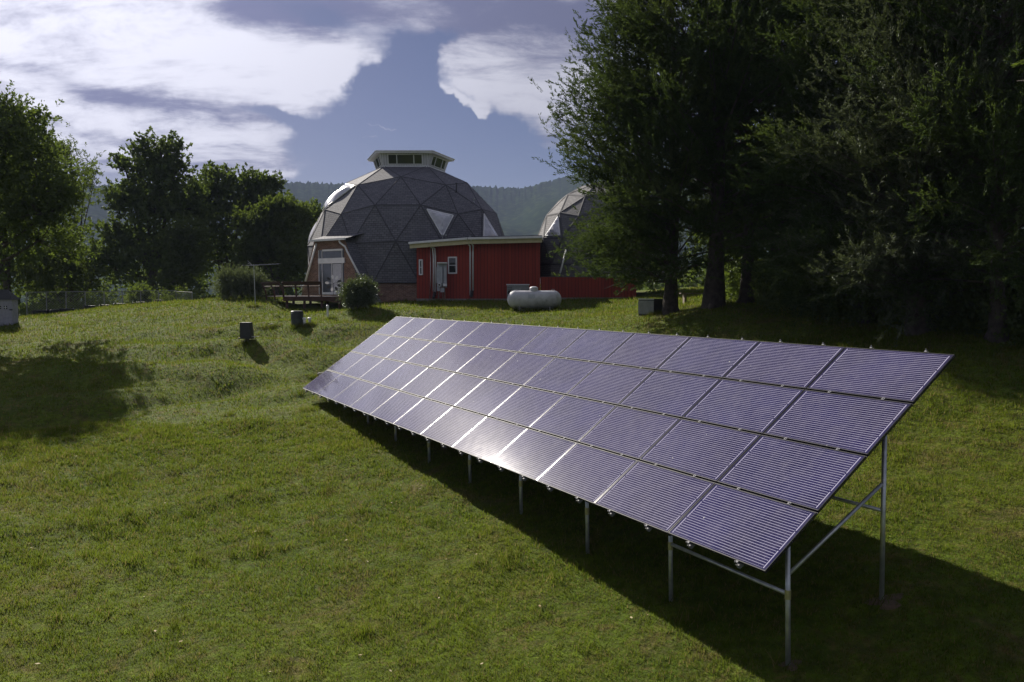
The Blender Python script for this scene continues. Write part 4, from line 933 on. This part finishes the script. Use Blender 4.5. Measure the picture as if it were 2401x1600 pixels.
def cedar(px, Y, top_h, rmax, label, leaf='cedar', bark='bark', tw=1500, m=34, low=.10, trunk_r=.24, squash=1., group='cedars in the grove right of the solar array', x=None, bare=.14, nb=90, lean=(0, 0), L=.12, Wd=.030, side=None, cut=None):
    c = at(px, 690, Y) if x is None else np.array([x, Y, 0]); z0 = h1(c[0], Y); base = np.array([c[0], Y, z0 - .05])
    H = top_h; limbs = []; tpts = []; tr = []
    for k in range(9):
        f = k / 8; tpts.append(base + [lean[0] * f + .12 * math.sin(5 * f + px), lean[1] * f + .1 * math.cos(4 * f + px), H * f - .2]); tr.append(trunk_r * (1 - f) ** .8 * (1.5 if k == 0 else 1) + .015)
    limbs.append((tpts, tr, 10))
    for a in range(3): # root flare
        an_ = a * 2.1 + px; limbs.append(([base + [0, 0, .35], base + [math.cos(an_) * trunk_r * 1.9, math.sin(an_) * trunk_r * 1.9, -.12]], [trunk_r * .7, trunk_r * .25], 6))
    pos, dr, ln = [], [], []
    for b in range(nb):
        f = low + (1 - low) * (b + rng.uniform(0, 1)) / nb; az_ = rng.uniform(0, 2 * math.pi)
        if side is not None and rng.uniform() < .45: az_ = side + rng.normal(0, .6)
        prof = float(np.interp(f, [0, .13, .38, .64, .83, 1], [.78, .95, 1, .74, .42, .08])); Lb = rmax * prof * rng.uniform(.72, 1.06)
        s0 = base + [lean[0] * f, lean[1] * f, H * f]; d0 = np.array([math.cos(az_), math.sin(az_) * squash, .12 + .55 * f + rng.uniform(-.12, .25)]); pts = []
        for k in range(6):
            g_ = k / 5; pts.append(s0 + d0 * np.array([1, 1, 1.]) * Lb * g_ + np.array([0, 0, (.22 * g_ * g_ - .10 * g_) * Lb * (1 if f > .25 else -1.2 * g_)]))
        limbs.append((pts, [max(trunk_r * .22 * (1 - k / 5.5), .008) for k in range(6)], 5))
        nt = max(4, int(tw * 1.8 * Lb / rmax / nb * 1.45)); P_ = np.array(pts)
        g_ = rng.uniform(bare, 1.05, nt) ** .85; seg = np.clip(g_ * 5, 0, 4.999); i0 = seg.astype(int); fr2 = (seg - i0)[:, None]
        p = P_[i0] * (1 - fr2) + P_[i0 + 1] * fr2 + rng.normal(0, 1, (nt, 3)) * (.20 + .05 * Lb) * np.array([1, 1, .55])
        bd = (P_[-1] - P_[0]); bd /= np.linalg.norm(bd); d = bd * .9 + rng.normal(0, .55, (nt, 3)) + [0, 0, .15]; d /= np.linalg.norm(d, axis=1)[:, None]
        pos.append(p); dr.append(d); ln.append(rng.uniform(.3, .85, nt))
    V = leaves_from_twigs(np.vstack(pos), np.vstack(dr), np.concatenate(ln), m, L, Wd, .34, jit=.035)
    zmin = hz(V[::4, 0], V[::4, 1]) + .1; okk = V[::4, 2] > zmin
    if cut: okk &= (V[::4, 2] > cut[1]) | (V[::4, 0] > cut[0] * V[::4, 1])
    V = V[np.repeat(okk, 4)]
    return plant('cedar_tree', base, label, 'tree', group, limbs, V, leaf, bark)
def broad(name, base, lobes, label, leaf, tw, m, L, Wd, trunk_r=.2, group='trees behind the lawn on the left', bark='bark', spread=.7, tl=(.4, 1.), hollow=.55, bare_top=False, cat='tree', limb=True, clumps=46):
    """lobes: (x,y,z,rx,rz) ellipsoids; clumps of twigs sit near their surfaces"""
    base = np.array(base, float); base[2] = h1(base[0], base[1]) - .05; limbs = []
    lb = np.array(lobes, float); cen_ = lb[:, :3].mean(0); vol = lb[:, 3] ** 2 * lb[:, 4]; wgt = (lb[:, 3] * lb[:, 4]) / (lb[:, 3] * lb[:, 4]).sum()
    fork = base + (cen_ - base) * np.array([.3, .3, .42])
    if limb: limbs.append(([base - [0, 0, .2], base + (fork - base) * .5 + [.05, 0, 0], fork], [trunk_r * 1.25, trunk_r, trunk_r * .8], 8))
    pos, dr, ln = [], [], []
    for (x, y, z, rx, rz), wg in zip(lobes, wgt):
        c = np.array([x, y, z]); 
        if limb: mid = (fork + c) / 2 + rng.normal(0, .25, 3); limbs.append(([fork, mid, c], [trunk_r * .55, trunk_r * .34, trunk_r * .18], 6))
        nc = max(5, int(clumps * wg * len(lobes) * .6)); dirs = rand_unit(nc); dirs[:, 2] = np.where(dirs[:, 2] < -.5, -dirs[:, 2], dirs[:, 2]); rr_ = rng.uniform(hollow, 1.05, nc)[:, None]
        cc = c + dirs * rr_ * [rx, rx, rz]
        if limb:
            for q in cc[:14]: limbs.append(([c, (c + q) / 2 + rng.normal(0, .12, 3), q], [trunk_r * .15, trunk_r * .10, trunk_r * .04], 4))
        n = int(tw * wg); ci = rng.integers(0, nc, n); cr = .26 * min(rx, rz) + .10
        p = cc[ci] + rng.normal(0, 1, (n, 3)) * cr * [1, 1, .7]; d = dirs[ci] * .7 + rng.normal(0, .6, (n, 3)) + [0, 0, .1]; d /= np.linalg.norm(d, axis=1)[:, None]
        pos.append(p); dr.append(d); ln.append(rng.uniform(tl[0], tl[1], n) * .6)
    V = leaves_from_twigs(np.vstack(pos), np.vstack(dr), np.concatenate(ln), m, L, Wd, spread, jit=.08)
    zmin = hz(V[::4, 0], V[::4, 1]) + .02; ok = np.repeat(V[::4, 2] > zmin, 4); V = V[ok]
    return plant(name, base, label, cat, group, limbs if limb else None, V, leaf, bark)
def lobe(px, py, Y, wpx, hpx, far=True):
    if far and Y > 44 and Y != 51 and Y != 50.6: Y = Y * 1.30 if Y > 50.5 else Y + 26
    p = at(px, py, Y); return (p[0], Y, p[2], wpx * K / F * Y, hpx * K / F * Y)

# right grove
cedar(1545, 31.5, 13.2, 3.95, 'tall wide cedar whose left boughs hang in front of the small dome', tw=5600, nb=150, low=.08, lean=(-.1, 0), side=math.pi, trunk_r=.22, bare=.12, cut=(.124, .62))
cedar(1640, 30., 14.6, 4.2, 'cedar with the thickest bare lower trunk, just right of the dark bin', tw=2500, low=.13, trunk_r=.30, nb=80)
cedar(1710, 30.5, 14.8, 4.0, 'slender cedar second trunk right of the dark bin', tw=2100, low=.15, trunk_r=.20, nb=70)
cedar(1778, 31.5, 14.8, 4.0, 'many limbed cedar third trunk right of the dark bin', tw=2800, low=.13, trunk_r=.25, nb=80)
cedar(1806, 33.5, 14.6, 4.4, 'straight cedar fourth trunk right of the dark bin', tw=2800, low=.12, trunk_r=.22, nb=80)
cedar(1990, 24.5, 12.6, 3.5, 'dense green cedar left most of the nearer cedars behind the array end', tw=4200, low=.03, nb=130, x=10.7, bare=.25)
cedar(2090, 22.0, 11.8, 3.1, 'silvery cedar with twiggy grey boughs reaching toward the array', tw=3700, low=.04, leaf='cedargrey', nb=125, x=10.9, bare=.25, L=.10, Wd=.025)
cedar(2290, 20.0, 11.5, 3.2, 'near cedar with straight dark trunk at the right edge of the grove', tw=3400, low=.10, bark='bark', nb=105, trunk_r=.16, L=.10, Wd=.025)
cedar(2390, 25.0, 13.5, 4.4, 'dark cedar partly outside the right side of the photograph', tw=3000, low=.12, nb=90, x=16.2)
cedar(2100, 29.0, 14.0, 4.2, 'dark cedar standing in shade behind the silvery one', tw=2600, low=.10, nb=90, x=14.2)
broad('leafy_tree', (17.5, 43, 0), [(15, 42, 4.5, 3.2, 2.5), (12.5, 43.5, 2.6, 2.4, 2.2), (10.8, 44.5, 2.0, 1.8, 1.8), (18, 43, 7, 4, 3.2), (21, 44, 4.5, 3.5, 2.6), (24, 42, 7, 4, 4), (20, 41, 2.2, 4, 1.8)], 'shaded leafy tree glimpsed far behind the cedar trunks', 'leafdark', 3200, 14, .26, .15, group='trees behind the cedar grove')
broad('leafy_tree', (27, 36, 0), [(22, 36, 3, 3.5, 2.6), (25, 36, 7, 4, 3.2), (28, 36, 11, 4.5, 4), (20, 35, 7, 3.5, 3)], 'tall dark leafy tree at the back of the grove far right', 'leafdark', 3000, 14, .24, .14, group='trees behind the cedar grove')
# bright twig hanging in from the right
bp = at(2325, 205, 12.); tb_ = (9.6, 12.4, 0)
broad('overhanging_tree', tb_, [(8.0, 12.2, bp[2] + .12, .45, .16), (7.55, 12.0, bp[2] + .10, .30, .10), (9.5, 12.5, bp[2] + .9, 1.0, .7)], 'young tree at the right edge with bright yellow green leaves against dark cedars', 'leaflight', 95, 8, .10, .05, trunk_r=.06, group=None, tl=(.2, .4), clumps=7)

# undergrowth
def scatter_stuff(name, pts, hgt, leaf, m, L, Wd, label, cat, tl=.5, rad=.2):
    pts = np.array(pts); z = hz(pts[:, 0], pts[:, 1]); n = len(pts); pos = np.stack([pts[:, 0], pts[:, 1], z + rng.uniform(.0, 1, n) ** 1.1 * hgt * rng.uniform(.5, 1, n)], 1)
    d = rng.normal(0, .7, (n, 3)) + [0, 0, .6]; d /= np.linalg.norm(d, axis=1)[:, None]
    V = leaves_from_twigs(pos, d, rng.uniform(.2, 1, n) * tl, m, L, Wd, .7, jit=.2)
    o = link(name, fast_mesh(name, V, 4), W[leaf]); tag(o, label, cat, kind='stuff'); return o
pts = []
while len(pts) < 15000:
    x, y = rng.uniform(6.5, 24), rng.uniform(15.5, 37); e = 9.2 + (30 - y) * .16 if y < 30 else 9.6
    e2 = 28.3 - 2.85 * (x - 8.5) if x < 12.2 else 17.8 - .4 * (x - 12.2)
    if y > e2 and (x > 8.6) and rng.uniform() < (1 if x < 15 else .5): pts.append((x, y))
scatter_stuff('undergrowth', pts, 1.6, 'leafdark', 14, .13, .075, 'tangled dark brambles and seedlings at the foot of the cedars', 'undergrowth', tl=.5)
pts = [(x, y) for x, y in zip(rng.uniform(-35, -22, 2600), rng.uniform(55.5, 62, 2600))]
scatter_stuff('weeds', pts, 1.5, 'leaflight', 9, .17, .07, 'tall yellow green weeds filling the plot behind the fence', 'weeds', tl=.6)
pts = [(x, y) for x, y in zip(rng.uniform(-80, 50, 9000), rng.uniform(96, 118, 9000))]
scatter_stuff('far_woods', pts, 5.2, 'leafdark', 9, .6, .35, 'distant dark wood edge behind the trees on the left', 'woods', tl=1.8)

# left trees
broad('edge_tree', (-27.2, 41.5, 0), [(-23.3, 41, 5.6, 1.7, 2.2), (-23.6, 41.3, 2.6, 1.9, 1.6), (-25.5, 41, 7.2, 2.2, 2.0), (-26.5, 41.5, 4.2, 2.8, 3), (-22.9, 40.8, 3.9, 1.4, 1.4), (-28.5, 41, 7, 2.8, 3), (-24.6, 41.2, 8.2, 1.2, 1.0)], 'very dark leafy tree cut off by the left edge of the photograph', 'leafdark', 5200, 15, .16, .085, trunk_r=.25, group=None, clumps=60)
broad('big_left_tree', at(20, 700, 73.0), [lobe(10, 330, 47, 70, 62), lobe(60, 410, 47, 75, 62), lobe(0, 470, 47, 70, 80), lobe(-60, 400, 47, 80, 90), lobe(30, 560, 46.5, 75, 62), lobe(-20, 630, 46.5, 80, 50), lobe(75, 320, 48, 38, 34), lobe(-90, 520, 47, 80, 110)],
      'large dark broadleaf tree at the left edge above the little shed', 'leafdark', 5200, 16, .22, .12, trunk_r=.35, clumps=60)
broad('loose_left_tree', at(165, 700, 76.0), [lobe(150, 370, 50, 52, 40), lobe(175, 440, 50, 44, 42), lobe(130, 480, 50, 48, 46), lobe(195, 400, 50, 26, 26), lobe(150, 560, 50, 52, 40), lobe(110, 420, 50, 36, 36), lobe(212, 435, 50, 16, 9), lobe(120, 350, 50.5, 34, 28)],
      'airy tree with open leaf sprays between the dark left tree and the tall one', 'leafmid', 1500, 11, .20, .09, trunk_r=.17, clumps=30, hollow=.3, spread=.9)
broad('low_left_tree', at(150, 700, 75.5), [lobe(110, 620, 49.5, 60, 44), lobe(180, 610, 49.5, 55, 38), lobe(215, 645, 49.5, 42, 32), lobe(150, 660, 49, 60, 28), lobe(60, 650, 49, 60, 34)],
      'low spreading yellow green tree behind the left end of the fence', 'leafmid', 2400, 14, .18, .10, trunk_r=.14)
broad('tall_tree', at(355, 700, 75.4), [lobe(370, 345, 58, 42, 34), lobe(345, 400, 58, 60, 42), lobe(290, 395, 58, 36, 32), lobe(400, 410, 58, 44, 44), lobe(300, 470, 58, 56, 50), lobe(370, 490, 58, 78, 62), lobe(420, 480, 58, 46, 60), lobe(285, 560, 58, 50, 50), lobe(360, 600, 58, 84, 64), lobe(265, 620, 58, 44, 54)],
      'tallest round topped tree in the middle of the left tree line', 'leafdark', 4200, 14, .26, .17, trunk_r=.34, clumps=36, hollow=.4)
broad('round_tree', at(520, 690, 80.6), [lobe(500, 430, 62, 48, 38), lobe(560, 440, 62, 48, 40), lobe(605, 440, 62, 34, 34), lobe(470, 480, 62, 48, 48), lobe(530, 520, 62, 80, 60), lobe(620, 500, 62, 46, 50), lobe(500, 600, 62, 70, 60)],
      'broad dark tree with bumpy top between the tallest tree and the dome', 'leafdark', 3400, 14, .27, .17, trunk_r=.3, clumps=38)
broad('bright_tree', at(635, 690, 72.8), [lobe(640, 490, 56, 44, 28), lobe(610, 520, 56, 48, 40), lobe(670, 520, 56, 40, 38), lobe(640, 570, 56, 62, 44), lobe(600, 600, 56, 40, 44), lobe(665, 620, 56, 40, 44)],
      'bright yellow green tree right beside the left flank of the big dome', 'leafmid', 3600, 15, .22, .12, trunk_r=.2)
broad('slim_tree', at(408, 690, 74.1), [lobe(440, 530, 54.5, 30, 24), lobe(405, 560, 54.5, 34, 30), lobe(420, 610, 54.5, 38, 32), lobe(395, 650, 54, 34, 26), lobe(445, 580, 54.5, 30, 26)],
      'small slim tree in front of the tallest tree at the fence end', 'leafmid', 1700, 13, .17, .10, trunk_r=.1)
broad('dark_back_tree', at(712, 660, 91.0), [lobe(705, 500, 70, 30, 26), lobe(725, 530, 70, 26, 34), lobe(690, 580, 70, 36, 44), lobe(730, 600, 70, 24, 40)],
      'dark tree tucked behind the dome at its left flank', 'leafdark', 1500, 13, .28, .18, trunk_r=.18)
broad('feathery_bush', at(555, 690, 51.), [lobe(530, 660, 51, 25, 24), lobe(572, 655, 51, 26, 26), lobe(596, 664, 51, 12, 18), lobe(550, 674, 50.6, 34, 15)],
      'feathery grey green bush behind the antenna mast', 'leafgrey', 1700, 12, .16, .035, trunk_r=.05, cat='bush', group=None, spread=.45)
broad('orange_bush', at(315, 690, 57.2), [lobe(315, 683, 57.2, 14, 13, False), lobe(328, 690, 57.2, 10, 10, False)], 'small bush with orange tinged leaves behind the fence', 'leaflight', 260, 11, .16, .1, trunk_r=.03, cat='bush', group=None)
# shrub by the dome
broad('round_shrub', at(822, 712, 41.), [lobe(812, 676, 41, 12, 13), lobe(836, 670, 41, 12, 14), lobe(825, 686, 40.8, 18, 14), lobe(845, 680, 41, 7, 10), lobe(805, 686, 41, 7, 8), lobe(822, 699, 40.9, 11, 11)],
      'round leafy shrub in front of the dome at the foot of the slanted downspout', 'leafshrub', 2300, 12, .10, .04, trunk_r=.06, cat='shrub', group=None, tl=(.3, .9), clumps=26)
# background woods right of and behind the house
for k, (x, y, hgt, lab) in enumerate(((-30, 100, 12, 'dark tree in the back row behind the round tree'), (-42, 102, 12.5, 'dark tree in the back row behind the tallest tree'), (-54, 100, 11, 'dark tree in the back row behind the airy tree'), (-20.5, 104, 7, 'low dark tree in the back row beside the dome'), (-64, 96, 12, 'dark tree in the back row behind the large left tree'))):
    z0 = h1(x, y); broad('back_tree', (x, y, 0), [(x - 1.5, y, z0 + hgt * .45, 3.4, hgt * .32), (x + 1.8, y, z0 + hgt * .4, 3.4, hgt * .32), (x, y, z0 + hgt * .75, 2.6, hgt * .25), (x, y - 1, z0 + hgt * .18, 4.5, hgt * .2)], lab, 'leafdark', 1300, 12, .40, .26, trunk_r=.2, group='dark trees in the back row')

# soil scars round the near post feet
for c, bk in ((11.86, RK), (11.86, BK)):
    p = B0 + U * c - S * bk; N = 14; m1 = MB((p[0], p[1], h1(p[0], p[1]))); vs = [(p[0] + .02, p[1], h1(p[0], p[1]) + .055)]
    for j in range(N):
        a = 2 * math.pi * j / N; r_ = (.24 if bk == RK else .14) * (1 + .3 * math.sin(3 * a) + .15 * math.sin(5 * a)); x, y = p[0] + .06 + r_ * math.cos(a), p[1] - .04 + r_ * math.sin(a) * .8; vs.append((x, y, h1(x, y) - .01))
    m1.add(vs, [(0, 1 + j, 1 + (j + 1) % N) for j in range(N)]); o_ = m1.build('bare_soil', W['soil'], smooth=True); o_.location = (p[0], p[1], h1(p[0], p[1])); tag(o_, kind='structure')

# ------------------------------------------------------------------ grass
def grass(n, y0, y1, hgt, wd, power=1.6):
    """blades spread over the wedge of lawn in front, thinning with distance"""
    tt = rng.uniform(0, 1, n); yy = (y0 ** (2 - power) + tt * (y1 ** (2 - power) - y0 ** (2 - power))) ** (1 / (2 - power))
    ax_ = rng.uniform(-.70, .70, n); x = yy * ax_ + rng.uniform(-1, 1, n); y = yy + rng.uniform(-.3, .3, n)
    keep = ~(((x - dome_c[0]) ** 2 + (y - dome_c[1]) ** 2 < 6.6 ** 2) | ((x > -6.2) & (x < 9) & (y > 48.2)) | ((x > -13.2) & (x < -9.6) & (y > 46.3) & (y < 50)))
    x, y = x[keep], y[keep]; n = len(x); z = hz(x, y) - .004; sc_ = (y / 12.) ** .75
    patch = .92 + .28 * np.clip(_sn(x, y, 1.3, .9) + _sn(x, y, 3.1, .2) * .6, -.6, 1)
    h = hgt * rng.uniform(.35, 1.35, n) * patch * sc_ * (1 + .5 * np.clip(_sn(x, y, 11., 1.9), -.6, 1)); w_ = wd * rng.uniform(.7, 1.3, n) * sc_; a = rng.uniform(0, 2 * math.pi, n); tl = rng.uniform(.1, 1.1, n); ta = rng.uniform(0, 2 * math.pi, n)
    s = np.stack([np.cos(a), np.sin(a), np.zeros(n)], 1) * w_[:, None] / 2; p = np.stack([x, y, z], 1)
    tip = p + np.stack([np.cos(ta) * tl * h * .7, np.sin(ta) * tl * h * .7, h * (1 - .25 * tl)], 1)
    return np.stack([p - s, p + s, tip], 1).reshape(-1, 3)
Vg = np.vstack([grass(560000, 5.5, 24, .062, .012, 1.3), grass(330000, 20, 56, .05, .014, 1.1)])
go = link('grass', fast_mesh('grass', Vg, 3), W['blades']); tag(go, 'mown lawn grass with yellow green and dry patches', 'grass', kind='stuff')
n = 150; yy = rng.uniform(8, 34, n); xx = yy * rng.uniform(-.6, .45, n); zz = hz(xx, yy) + .045
pp_ = np.stack([xx, yy, zz], 1); a = rand_unit(n) * [1, 1, .25]; b = np.cross(a, [0, 0, 1.]); L_ = rng.uniform(.02, .045, n)[:, None]
Vl = np.stack([pp_ - a * L_, pp_ + b * L_ * .5, pp_ + a * L_, pp_ - b * L_ * .5], 1).reshape(-1, 3)
tag(link('fallen_leaves', fast_mesh('fallen_leaves', Vl, 4), PM('dry_pale_leaf', (.42, .36, .2), (.25, .17, .08), rough=.8, scale=3)), 'a few pale dry leaves scattered on the lawn', 'fallen leaves', kind='stuff')
# taller tufts
def tufts(cs, hgt, k, r):
    out = []
    for x, y in cs:
        n = k; px, py = x + rng.normal(0, r, n), y + rng.normal(0, r, n); z = hz(px, py) - .01; a = rng.uniform(0, 6.28, n); h = hgt * rng.uniform(.5, 1.2, n); ta = rng.uniform(0, 6.28, n); tl = rng.uniform(.1, .9, n)
        s = np.stack([np.cos(a), np.sin(a), 0 * a], 1) * .006; p = np.stack([px, py, z], 1); tip = p + np.stack([np.cos(ta) * tl * h, np.sin(ta) * tl * h, h], 1); out.append(np.stack([p - s, p + s, tip], 1).reshape(-1, 3))
    return np.vstack(out)
cs = [tuple((B0 + U * c - S * BK)[:2]) for c in colf] + [tuple((B0 + U * c - S * RK)[:2]) for c in colf] + [(rng.uniform(-6.5, 3), 0) for _ in range(0)]
cs += [(-6.6 + rng.uniform(0, 1.5), 26.4 - rng.uniform(0, 1.5)) for _ in range(14)] + [tuple((B0 + U * rng.uniform(0, 12) - S * rng.uniform(.2, 3))[:2]) for _ in range(40)]
cs += [(q * math.tan(rng.uniform(-.58, .1)), q) for q in rng.uniform(8, 30, 90)]
for o_ in list(bpy.data.objects):
    if o_.parent is None and o_.get('category') in ('utility box', 'well cover', 'tank', 'bin', 'pipe', 'pipe cap', 'stone', 'electrical cabinet', 'antenna'):
        for _ in range(6): cs.append((o_.location.x + rng.uniform(-.6, .6) * (2 if o_['category'] == 'tank' else .6), o_.location.y - rng.uniform(.1, .4)))
Vt = tufts(cs, .20, 60, .09); tg = link('grass_tufts', fast_mesh('grass_tufts', Vt, 3), W['blades']); tag(tg, 'longer grass tufts round the post feet under the array', 'grass', kind='stuff')
